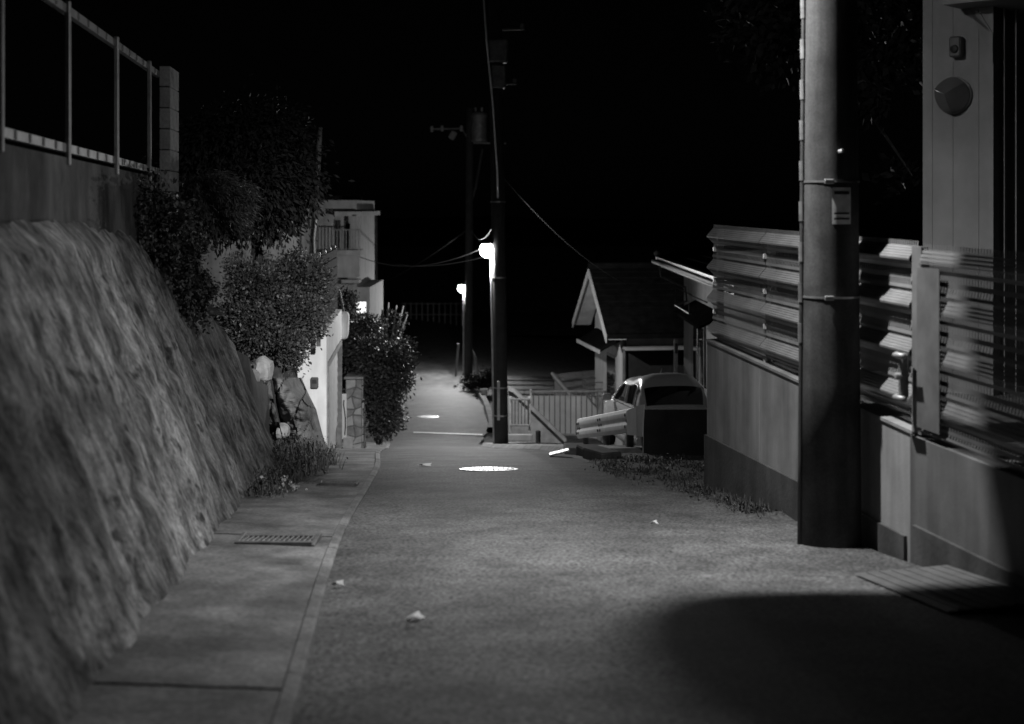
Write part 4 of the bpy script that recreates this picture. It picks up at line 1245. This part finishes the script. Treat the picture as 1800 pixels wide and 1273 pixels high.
# little balcony rack
rk = MB()
for z_ in (-4.45, -4.62, -4.8): rk.tube([H(2.2, -.35, z_), H(3.1, -.35, z_)], .014, 5); rk.tube([H(2.2, -.35, z_), H(2.2, 0, z_)], .014, 5); rk.tube([H(3.1, -.35, z_), H(3.1, 0, z_)], .014, 5)
for k in range(5): rk.tube([H(2.2 + k * .22, -.35, -4.85), H(2.2 + k * .22, -.35, -4.42)], .01, 5)
rk.build('balcony_rack', M['dark_trim'], gh)
# front awning over a dark carport
q = [H(-.02, -.02, -3.36), H(-.02, 4.5, -3.36), H(-.6, 4.5, -3.36), H(-.6, -.02, -3.36)]
aw = MB().hull8(q, [p + Vector((0, 0, .06)) for p in q]).build('awning', M['house_grey'], gh)
MB().hull8([H(-.03, .02, -5.6), H(-.03, 4.4, -5.6), H(-.06, 4.4, -5.6), H(-.06, .02, -5.6)], [H(-.03, .02, -3.37), H(-.03, 4.4, -3.37), H(-.06, 4.4, -3.37), H(-.06, .02, -3.37)]).build('carport_shade_panel', M['black'], gh)  # black panel standing for the shade inside the carport opening
MB().tube([H(-.1, .05, -3.0), H(-.1, .05, -7.0)], .04, 8).build('downpipe', M['dark_trim'], gh)
# pale post between the houses
a = P(1188, 0, 31.0)
mp_ = thing('meter_post', 'pale upright meter post between the two houses', 'post', (a.x, 31, -6.2))
MB().bbox((a.x, 31, (P(0, 597, 31).z - 6.2) / 2), (.085, .1, P(0, 597, 31).z + 6.2), .008).build('post', M['white_wall'], mp_)
MB().bbox((a.x, 30.93, P(0, 612, 31).z), (.05, .04, .22), .006).build('meter', M['dark_trim'], mp_)

# ------------------------------------------------------------------ nearer house behind the car
XB = 3.60
nh = thing('grey_house', 'plain grey house with deep eaves behind the parked car', 'house', (5.5, 25, -6.5))
MB().box((XB + 2.5, 25, -3.9), (5, 9.6, 5.3)).build('wall', M['house_dim'], nh)
q = [Vector((XB - .5, 19.6, -1.17)), Vector((XB - .5, 30.3, -1.17)), Vector((XB + 2.5, 30.3, -.72)), Vector((XB + 2.5, 19.6, -.72))]
rf = MB().hull8(q, [p + Vector((0, 0, .1)) for p in q]).build('roof', M['roof'], nh)
q2 = [Vector((XB + 5.5, 19.6, -1.17)), Vector((XB + 5.5, 30.3, -1.17)), Vector((XB + 2.51, 30.3, -.72)), Vector((XB + 2.51, 19.6, -.72))]
MB().hull8(q2, [p + Vector((0, 0, .1)) for p in q2]).build('roof', M['roof'], nh)
for k in range(10):
    t0, t1 = k / 10, (k + 1) / 10 + .02
    fa = lambda t, y, dz: Vector((XB - .51 + 3.0 * t, y, -1.17 + .45 * t + .1 + dz))
    q = [fa(t0, 19.58, .035), fa(t0, 30.32, .035), fa(t1, 30.32, .004), fa(t1, 19.58, .004)]
    MB().hull8(q, [p + Vector((0, 0, .02)) for p in q]).build('tile_course', M['roof'], rf)
MB().box((XB - .24, 25, -1.24), (.44, 10.6, .03)).build('soffit', M['house_grey'], nh)
MB().box((XB - .52, 25, -1.13), (.03, 10.7, .16)).build('fascia', M['dark_trim'], nh)
gt = MB().tube([(XB - .59, 19.6, -1.14), (XB - .59, 30.3, -1.14)], .045, 8).build('rain_gutter', M['dark_trim'], nh)
MB().lathe([(.02, -.06), (.07, -.03), (.07, .03), (.02, .06)], (XB - .5, 30.36, -.98), 10).build('end_tile', M['house_grey'], nh)
MB().tube([(XB - .59, 29.0, -1.18), (XB - .56, 29.0, -1.4), (XB - .08, 28.9, -1.62), (XB - .05, 28.9, -1.9), (XB - .3, 28.9, -2.0)], .025, 8).build('downpipe', M['dark_trim'], nh)
fr = MB()
for yy in (26.2, 28.4): fr.tube([(XB + .0, yy, -1.75), (XB - .34, yy, -1.6), (XB - .34, yy, -1.95), (XB, yy, -2.05)], .014, 5)
fr.tube([(XB - .34, 26.2, -1.95), (XB - .34, 28.4, -1.95)], .014, 5)
fr.build('laundry_bracket', M['dark_trim'], nh)
q = [Vector((XB, 24.2, -1.86)), Vector((XB, 27.9, -1.86)), Vector((XB - .42, 27.9, -2.08)), Vector((XB - .42, 24.2, -2.08))]
MB().hull8(q, [p + Vector((0, 0, .05)) for p in q]).build('window_canopy', M['roof'], nh)
wn = MB().box((XB - .015, 27.15, -2.75), (.05, 1.5, 1.2)).build('window', M['house_dim'], nh)
MB().box((XB - .045, 27.15, -2.78), (.02, 1.36, 1.06)).build('pane', M['dark_glass'], wn)
MB().box((XB - .058, 27.15, -2.78), (.015, .05, 1.06)).build('mullion', M['dark_trim'], wn)

# ------------------------------------------------------------------ guardrail, low wall, plate
g0, g1 = Vector((P(1112, 0, 20.2).x, 20.2, -3.02)), Vector((P(1017, 0, 25.2).x, 25.2, -3.92))
gr = thing('guardrail', 'pale corrugated guardrail leaning beside the parked car', 'guardrail', (g0.x, 22, zr(22)))
wp_scale = .6
along = (g1 - g0); nrm = Vector((-along.y, along.x, 0)).normalized()
if nrm.y > 0: nrm = -nrm
wp = [(-.0, .175), (.03, .165), (.062, .115), (.066, .085), (.062, .055), (.03, .012), (.03, -.012), (.062, -.055), (.066, -.085), (.062, -.115), (.03, -.165), (0, -.175)]
rows = []
for k in range(14):
    c = g0 + along * (k / 13)
    rows.append([c + nrm * o * wp_scale + Vector((0, 0, z_)) for o, z_ in wp] + [c + nrm * (o * wp_scale - .006) + Vector((0, 0, z_)) for o, z_ in reversed(wp)])
gb = MB(); gb.grid(rows, closed=True); nb = len(rows[0])
gb.f.append(tuple(range(nb))); gb.f.append(tuple(range(13 * nb, 14 * nb))[::-1])
beam = gb.build('beam', M['white_paint'], gr, smooth=False)
bme = MB().lathe([(.022, 0), (.022, .012), (.01, .016)], (0, 0, 0), 8, Matrix.Rotation(math.radians(90), 3, 'X')).mesh('bolt', M['black'])
for k in (.03, .07, .5, .54, .95, .985):
    for z_ in (.085, .0, -.085):
        c = g0 + along * k + nrm * (.041 if z_ else .019) + Vector((0, 0, z_))
        piece('bolt', bme, beam, c, (0, 0, math.atan2(nrm.x, -nrm.y) if True else 0))
for k in (.1, .5, .92):
    c = g0 + along * k - nrm * .06
    zb_ = terrain_z(c.x, c.y) - .3
    MB().tube([(c.x, c.y, zb_), (c.x, c.y, c.z + .12)], .055, 12).build('post', M['galv_dark'], gr)
foot = [Vector((P(1112, 0, 21.0).x, 21.0, 0)), Vector((P(1131, 0, 19.5).x, 19.5, 0)), Vector((4.2, 19.5, 0)), Vector((4.2, 19.75, 0)), Vector((P(1131, 0, 19.5).x + .02, 19.95, 0))]
lw_ = thing('low_wall', 'dark low wall in front of the parked car beside the guardrail end', 'wall', (2.6, 19.7, zr(19.7) - .4))
q = [foot[1] + Vector((.004, 0, 0)), foot[2], foot[3], Vector((foot[1].x + .004, 19.75, 0))]
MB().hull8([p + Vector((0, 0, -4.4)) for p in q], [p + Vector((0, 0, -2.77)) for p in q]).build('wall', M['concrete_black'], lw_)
q = [P(1101, 723, 20.1), P(1108, 719, 19.9), P(1118, 714, 19.75), P(1132, 711, 19.45)]
qb = [P(1102, 764, 20.1), P(1108, 765, 19.9), P(1118, 766, 19.75), P(1129, 768, 19.45)]
MB().grid([[Vector(p) for p in q] + [Vector(p) + Vector((.012, .006, 0)) for p in q[::-1]], [Vector(p) for p in qb] + [Vector(p) + Vector((.012, .006, 0)) for p in qb[::-1]]], closed=True).build('end_plate', M['white_paint'], gr)
c = P(983, 795, 18.9)
MB().bbox(c, (.27, .34, .02), .006, Matrix.Rotation(math.radians(-14), 3, 'Y') @ Matrix.Rotation(math.radians(-4.5), 3, 'X')).build('metal_plate', M['iron_shiny'], label='bright tilted plate lying at the road edge before the guardrail', cat='plate')
q = []
# kerb stones at the verge corner
km = None
for k, (px, d_) in enumerate(((1010, 20.2), (1040, 19.4), (1058, 18.4))):
    x = (px - 900) * d_ / 2500
    MB().bbox((x, d_, zr(d_) + .02), (.3, .5, .2), .02, Matrix.Rotation(.25 * k, 3, 'Z')).build('kerb_stone', M['concrete_dark'], label=('dark kerb stone farthest along the verge corner', 'dark middle kerb stone at the verge corner', 'dark kerb stone nearest the grass verge')[k], cat='kerb stone', group='kerb stones at the verge corner')

# ------------------------------------------------------------------ parked hatchback, seen from behind
car = thing('parked_car', 'pale small hatchback parked behind the low wall, seen from the rear', 'car', (0, 0, 0))
car_low = True
stn = [  # y, half width, sill z, belt z, roof edge z, roof z, roof half width
    (0.00, .66, .34, .80, .82, .83, .60), (0.05, .70, .28, .92, .97, 1.0, .60), (0.14, .73, .25, .95, 1.17, 1.21, .61), (0.28, .74, .24, .95, 1.29, 1.36, .605), (0.55, .745, .22, .95, 1.39, 1.53, .56),
    (1.1, .75, .21, .94, 1.34, 1.435, .605), (1.6, .75, .21, .93, 1.32, 1.41, .60), (2.0, .75, .21, .92, 1.21, 1.28, .58), (2.35, .745, .22, .91, 1.08, 1.13, .56), (2.62, .74, .23, .90, .93, .96, .58),
    (3.0, .72, .25, .83, .85, .88, .56), (3.28, .68, .28, .73, .75, .77, .52), (3.40, .60, .34, .58, .60, .61, .46)]
ys = [s[0] for s in stn]
fn = [smooth_tab([(s[0], s[k]) for s in stn]) for k in range(1, 7)]
def section(y):
    hw, zs, zb_, zre, zro, rw_ = (f(y) for f in fn)
    pr = [(0, zs), (hw * .85, zs), (hw * .97, zs + .06), (hw * 1.0, zs + .25), (hw * 1.0, zb_ - .14), (hw * .985, zb_ - .03), (hw * .95, zb_)]
    for t_ in (.12, .35, .6, .85):
        pr.append((hw * .95 + (rw_ - hw * .95) * t_ + .012 * math.sin(t_ * 3.14), zb_ + (zre - zb_) * t_))
    pr += [(rw_ * .96, zre + (zro - zre) * .25), (rw_ * .84, zre + (zro - zre) * .62), (rw_ * .5, zre + (zro - zre) * .92), (0, zro)]
    return pr
CS = 24 * [0]
cax = Vector((-.14, 1, 0)).normalized(); cay = Vector((1, .14, 0)).normalized()
CB = Vector((2.12 + .69, 24.4, 0)); cgz = -4.44; CSC = .92
pitch = -.05
def K(x, y, z): 
    p = CB + (cay * x + cax * y) * CSC; return Vector((p.x, p.y, cgz + z + pitch * y * .3))
ORG[car.name] = Vector(); car.location = K(0, 1.7, 0); ORG[car.name] = Vector(car.location)
yy = np.concatenate([np.linspace(0, .3, 10), np.linspace(.36, 2.9, 40), np.linspace(2.95, 3.4, 10)])
secs = [section(y) for y in yy]
np_ = len(secs[0])
def ring(y, pr, grow=0):
    out = [K(x + grow, y, z + (grow if i >= 11 else 0)) for i, (x, z) in enumerate(pr)]
    out += [K(-x - grow, y, z + (grow if np_ - 1 - i >= 11 else 0)) for i, (x, z) in list(enumerate(pr))[::-1]][1:-1] if False else [K(-pr[i][0] - grow, y, pr[i][1] + (grow if i >= 11 else 0)) for i in range(np_ - 2, 0, -1)]
    return out
rows = [ring(y, s) for y, s in zip(yy, secs)]
cb = MB(); cb.grid(rows, closed=True); nb = len(rows[0])
cb.f.append(tuple(range(nb))); cb.f.append(tuple(range((len(rows) - 1) * nb, len(rows) * nb))[::-1])
cb.build('body', M['car_paint'], car, smooth=True)
def car_glass(name, y0, y1, i0, i1, side, g=.006):
    rr = [(y, s) for y, s in zip(yy, secs) if y0 <= y <= y1]
    m_ = MB()
    rws = []
    for y, s in rr:
        rws.append([K(side * (s[i][0] + g), y - (g if y1 < .5 else 0) + (g if y0 > 1.7 and i0 > 9 else 0), s[i][1] + (g if i > 9 else 0)) for i in range(i0, i1 + 1)])
    m_.grid(rws); return m_.build(name, M['dark_glass'], car, smooth=True)
for s_ in (-1, 1):
    car_glass('side_window', .34, 1.22, 7, 10, s_); car_glass('side_window', 1.25, 2.40, 7, 10, s_)
    sel = [(y, q_) for y, q_ in zip(yy, secs) if .32 <= y <= 2.46]
    lo_ = [K(s_ * (q_[6][0] + .012), y, q_[6][1] + .02) for y, q_ in sel]; hi_ = [K(s_ * (q_[10][0] + .014), y, q_[10][1] + .015) for y, q_ in sel]
    MB().tube(lo_ + hi_[::-1] + lo_[:2], .011, 6).build('window_trim', M['chrome'], car, smooth=True)
    car_glass('windscreen', 1.72, 2.55, 10, 13, s_) if False else None
# rear window and windscreen follow the shell
def strip_glass(name, y0, y1, half):
    m_ = MB(); rws = []
    for y, s in zip(yy, secs):
        if y0 <= y <= y1:
            xs_ = [p[0] for p in s[10:]][::-1]; zs_ = [p[1] for p in s[10:]][::-1]
            row = []
            for u in np.linspace(-half, half, 15):
                x = u * s[10][0]
                z = float(np.interp(abs(x), xs_, zs_))
                row.append(K(x, y + (-.012 if y < 1 else .008), z + .008))
            rws.append(row)
    m_.grid(rws); return m_.build(name, M['dark_glass'], car, smooth=True)
strip_glass('rear_window', .045, .27, .88)
strip_glass('windscreen', 1.78, 2.56, .93)
for sx in (-1, 1):
    for y_ in (.62, 2.78):
        c = K(sx * .69, y_, .27)
        rotw = Matrix.Rotation(math.atan(.14), 3, 'Z') @ Matrix.Rotation(math.radians(90), 3, 'Y')
        wh = MB().lathe([(.17, -.08), (.25, -.085), (.27, -.06), (.27, .06), (.25, .085), (.17, .08)], c, 24, rotw).build('wheel', M['rubber'], car, smooth=True)
        MB().lathe([(.02, -.07), (.16, -.082), (.165, -.05), (.165, .05), (.16, .082), (.02, .07)], c, 20, rotw).build('rim', M['galv'], wh)
    MB().bbox(K(sx * .64, .0, .72), (.12, .06, .3), .02).build('tail_light', M['orange'], car)
    MB().bbox(K(sx * .55, 3.33, .62), (.22, .1, .13), .03).build('headlight', M['mirror'], car)
    MB().bbox(K(sx * .86, 2.15, .98), (.16, .1, .12), .03).build('door_mirror', M['car_paint'], car)
MB().bbox(K(0, -.015, .62), (.33, .03, .165), .006).build('number_plate', M['white_paint'], car)
MB().bbox(K(0, .0, .40), (1.36, .14, .2), .04).build('bumper', M['car_paint'], car)
MB().tube([K(-.1, .8, 1.50), K(-.1, .68, 1.62)], .008, 6).build('antenna', M['galv'], car)

# ------------------------------------------------------------------ right boundary wall and punched metal fence
def wx(d, off=0.0): return 3.70 - .138 * d - off
WN = Vector((-1, -.138, 0)).normalized()
def W(d, off, z): 
    p = Vector((wx(d), d, z)) + WN * off; return p
def wtop(d): return -1.264 - .030 * (13.45 - d)
def ftp(d): return -.19 - .0105 * (13.45 - d)
def wseg(mb, d0, d1, o0, o1, z0a, z0b, z1a, z1b):
    mb.hull8([W(d0, o0, z0a), W(d1, o0, z0b), W(d1, o1, z0b), W(d0, o1, z0a)], [W(d0, o0, z1a), W(d1, o0, z1b), W(d1, o1, z1b), W(d0, o1, z1a)]); return mb
bw_ = thing('boundary_wall', 'smooth concrete boundary wall with a dark plinth right of the road', 'wall', W(11, 0, zr(11)))
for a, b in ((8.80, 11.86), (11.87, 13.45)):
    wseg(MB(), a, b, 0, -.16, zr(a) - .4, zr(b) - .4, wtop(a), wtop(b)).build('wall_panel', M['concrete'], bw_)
wseg(MB(), 8.80, 13.462, .012, -.17, wtop(8.8) + .001, wtop(13.45) + .001, wtop(8.8) + .022, wtop(13.45) + .022).build('coping', M['concrete'], bw_)
wseg(MB(), 8.90, 13.475, .022, -.18, zr(9.0) - .45, zr(13.5) - .45, -2.055, -2.15).build('plinth', M['concrete_dark'], bw_)
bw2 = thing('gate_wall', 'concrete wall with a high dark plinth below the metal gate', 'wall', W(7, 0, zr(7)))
wseg(MB(), 2.0, 8.785, .03, -.14, zr(2) - .4, zr(8.8) - .4, -1.44, wtop(8.8)).build('wall_panel', M['concrete_gate_shaded'], bw2)
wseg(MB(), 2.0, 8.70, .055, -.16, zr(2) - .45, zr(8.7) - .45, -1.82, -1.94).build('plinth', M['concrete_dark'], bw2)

def punched_panel(t, d0, d1, off, ztop, zbot, out=.066, mr='perf', ms='slot'):
    per = .292
    k = 0
    def zz(d, z): return z
    L = (d1 - d0) * math.sqrt(1 + .138 ** 2)
    def quad_strip(name, m_, pts, par):
        # pts: (out, drop, v)
        mb = MB(); rows = []; uv = []
        for (o, dz, v) in pts:
            row = []
            for q_ in range(9):
                d_ = d0 + (d1 - d0) * q_ / 8
                row.append(W(d_, off + o, ztop(d_) - dz)); uv.append((L * q_ / 8 + d0 * 1.01, v))
            rows.append(row)
        mb.grid(rows); mb.uv = uv; return mb.build(name, m_, par)
    Ht = ztop(d1) - zbot(d1)
    z = .0
    quad_strip('top_flange', M[ms], [(0, -.03, .0), (0, -.0005, .034)], t)
    while z < Ht - .12:
        quad_strip('ridge', M[mr], [(0, z, 0), (out * .9, z + .066, .085), (out, z + .078, .1), (out * .97, z + .09, .112)], t)
        quad_strip('ridge_underside', M[ms], [(out * .97, z + .0905, 0), (out * .2, z + .135, .05), (0, z + .147, .056)], t)
        hb = min(z + per, Ht)
        quad_strip('slotted_strip', M[ms], [(0, z + .1475, .006), (0, (z + .1475 + hb) / 2, .118 * .5), (.012, hb - .02, .112), (0, hb - .0005, .118)], t)
        z += per
    return t
pf = thing('metal_fence', 'ribbed punched metal fence on the concrete wall behind the near pole', 'fence', W(11, -.05, wtop(11)))
fbot = lambda d: wtop(d) + .06
for a, b in ((8.86, 10.32), (10.335, 11.85), (11.865, 13.44)):
    punched_panel(pf, a, b, -.06, ftp, fbot)
for dd in (8.9, 10.33, 11.86, 13.36):
    wseg(MB(), dd - .03, dd + .03, -.075, -.13, wtop(dd) - .0, wtop(dd), ftp(dd) - .01, ftp(dd) - .01).build('post', M['galv_dark'], pf)
for dd in (8.9, 10.33, 11.86, 13.36):
    for kk in range(4):
        zz_ = ftp(dd) - .2 - kk * .292
        q_ = W(dd, -.05, zz_); MB().bbox(q_, (.03, .05, .05), .006).build('clamp', M['galv'], pf)
# gate
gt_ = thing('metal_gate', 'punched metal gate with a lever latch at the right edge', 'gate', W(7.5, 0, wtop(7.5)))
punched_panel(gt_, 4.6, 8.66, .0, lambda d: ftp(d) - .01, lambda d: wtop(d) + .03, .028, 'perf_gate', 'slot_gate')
wseg(MB(), 8.665, 8.80, .012, -.04, wtop(8.7) + .02, wtop(8.7) + .02, ftp(8.7) + .0, ftp(8.7) + .0).build('gate_post', M['sheet'], gt_)
wseg(MB(), 8.35, 8.66, .042, .036, wtop(8.5) + .08, wtop(8.5) + .08, ftp(8.5) - .12, ftp(8.5) - .12).build('lock_panel', M['sheet_dark'], gt_)
hc = W(8.78, .075, P(0, 660, 8.78).z)
hd = MB().bbox(hc + Vector((0, 0, .0)), (.05, .07, .28), .012).build('latch', M['galv_dark'], gt_)
for zz_ in (.13, -.13):
    MB().tube([hc + Vector((-.03, .03, zz_)), hc + Vector((-.06, -.03, zz_)), hc + Vector((-.04, -.16, zz_ + .005))], .018, 8).build('lever', M['galv'], hd, smooth=True)
MB().lathe([(.0, 0), (.022, 0), (.022, .03), (.012, .034)], hc + Vector((-.028, -.03, .0)), 12, Matrix.Rotation(math.radians(-90), 3, 'Y')).build('lock_cylinder', M['galv'], hd)
# ribbed ramp plate at the gate kerb
rp = thing('kerb_ramp', 'ribbed metal ramp plate lying on the asphalt before the gate', 'ramp', W(7.6, .5, zr(7.6)))
def RP(d, off, z): return W(d, off, zr(d) + z)
MB().hull8([RP(8.2, .62, .03), RP(8.2, .06, .03), RP(7.0, .06, .03), RP(7.0, .62, .03)], [RP(8.2, .61, .036), RP(8.2, .06, .062), RP(7.0, .06, .062), RP(7.0, .61, .036)]).build('plate', M['ramp'], rp)
for k in range(7):
    o = .56 - k * .075; h_ = .036 + (.61 - o) / .55 * .026
    MB().hull8([RP(8.18, o, h_ - .004), RP(7.02, o, h_ - .004), RP(7.02, o - .02, h_ - .002), RP(8.18, o - .02, h_ - .002)], [RP(8.18, o, h_ + .004), RP(7.02, o, h_ + .004), RP(7.02, o - .02, h_ + .006), RP(8.18, o - .02, h_ + .006)]).build('rib', M['ramp'], rp)
# yard behind the wall
rows = [[(wx(d_) + .18, d_, zr(d_) - .4) for d_ in np.linspace(0, 13.4, 12)], [(wx(d_) + .18, d_, -1.55) for d_ in np.linspace(0, 13.4, 12)], [(9, d_, -1.5) for d_ in np.linspace(0, 13.4, 12)], [(30, d_, -1.3) for d_ in np.linspace(0, 16, 12)]]
tag(MB().grid(rows).build('yard', M['earth']), kind='structure')

# ------------------------------------------------------------------ house at the right edge
eh = thing('entrance_house', 'pale sided house corner with a dark entrance at the right edge', 'house', (4.4, 12.5, -1.55))
HD = 11.8
E0 = Vector((3.466, 12.0, 0)); EU = Vector((.754, -.657, 0)); EN = Vector((.657, .754, 0))
EW = .609
def EH(px, inn, z):           # px runs across the facade from its far corner (1622) to its near corner (1746)
    p = E0 + EU * (EW * (px - 1622) / 124) + EN * inn; return Vector((p.x, p.y, z))
def eblock(a, b, i0, i1, z0, z1, name, m, par):
    return MB().hull8([EH(a, i0, z0), EH(b, i0, z0), EH(b, i1, z0), EH(a, i1, z0)], [EH(a, i0, z1), EH(b, i0, z1), EH(b, i1, z1), EH(a, i1, z1)]).build(name, m, par)
eblock(1622.5, 1745.5, .03, 3.5, -1.6, 3.4, 'wall', M['house_grey'], eh)
for a_, b_ in ((1622, 1639), (1639.6, 1676), (1676.6, 1721), (1721.6, 1746)):
    eblock(a_, b_, 0, .028, -1.6, 3.4, 'siding_board', M['siding'], eh)
eblock(1746.4, 2100, .9, 1.0, -1.6, 3.4, 'entrance_wall', M['black'], eh)
dr = eblock(1830, 2000, .85, .895, -1.5, .7, 'door', M['dark_trim'], eh)
MB().tube([EH(1850, .8, -.6), EH(1850, .8, -.2)], .015, 8).build('handle', M['galv'], dr)
for a_, i_ in ((1750, .15), (1758, .3)):
    eblock(a_, a_ + 3, i_, i_ + .05, -1.6, 3.4, 'frame_strip', M['house_grey'], eh)
zs_ = P(0, 14, 11.7).z
eblock(1690, 2100, -.35, .9, zs_ + .0, zs_ + .12, 'porch_roof', M['siding'], eh)
q = [EH(1690, -.012, zs_ - .01), EH(1708, -.012, zs_ - .01), EH(1746, -.012, P(0, 112, 11.6).z), EH(1746, -.012, P(0, 60, 11.6).z), EH(1725, -.012, zs_ - .05)]
MB().hull8(q, [p + EN * .008 for p in q]).build('porch_bracket', M['house_grey'], eh)
# siren lamp
bc = EH(1679, -.002, P(0, 168, 11.82).z)
RZ = Matrix.Rotation(math.atan2(-.657, .754), 3, 'Z')
al = thing('wall_siren', 'round three sided siren lamp on the pale house wall', 'siren', bc)
R_ = .152
MB().lathe([(R_, 0), (R_ * 1.03, .02), (R_ * .98, .035), (R_ * .5, .04)], bc, 36, RZ @ Matrix.Rotation(math.radians(90), 3, 'X')).build('base', M['siding'], al, smooth=False)
rows = []
for r in np.linspace(0, 1, 9):
    row = []
    for k in range(48):
        a = 2 * math.pi * k / 48
        h = 1 - max(r * math.cos(a - b_) for b_ in (math.pi / 2, math.pi * 7 / 6, math.pi * 11 / 6))
        h = h * .62 * math.sqrt(max(0, 1 - r ** 6 * .75)) + .02
        row.append(bc + RZ @ Vector((r * R_ * .97 * math.cos(a + .12), -.036 - h * .26, r * R_ * .97 * math.sin(a + .12))))
    rows.append(row)
MB().grid(rows, closed=True).build('dome', M['siren'], al)
bx_ = EH(1687, -.0, P(0, 84, 11.8).z)
sb = thing('wall_sensor', 'small dark sensor box above the siren on the house wall', 'sensor', bx_)
MB().bbox(bx_ + RZ @ Vector((-.0, -.048, 0)), (.1, .09, .17), .012, RZ).build('housing', M['dark_trim'], sb)
MB().lathe([(.0, .0), (.035, .0), (.03, .02), (.0, .03)], bx_ + RZ @ Vector((-.0, -.093, -.02)), 14, RZ @ Matrix.Rotation(math.radians(90), 3, 'X')).build('eye', M['black'], sb)

# dark garden tree behind the fence
gb_ = Vector((3.6, 15.5, -1.5))
tree('garden_tree', 'dim leafy tree behind the fence between the pole and house', Vector((3.6, 15.5, -2.6)),
     [Vector((3.6, 15.5, -2.6)), Vector((3.65, 15.5, -.5)), Vector((3.6, 15.4, .8)), Vector((3.5, 15.3, 1.6))],
     [tuple(P(1330, 30, 15.5)) + (.35, .6, .4), tuple(P(1400, 60, 15.3)) + (.5, .7, .5), tuple(P(1560, 80, 15)) + (.45, .7, .5), tuple(P(1560, 150, 14.8)) + (.35, .5, .35), tuple(P(1590, 320, 15)) + (.2, .4, .2),
      tuple(P(1480, -60, 15)) + (1.2, .9, .6)], 6000, .12, M['leaf_black'], .6, .2, 8, clump=.16)
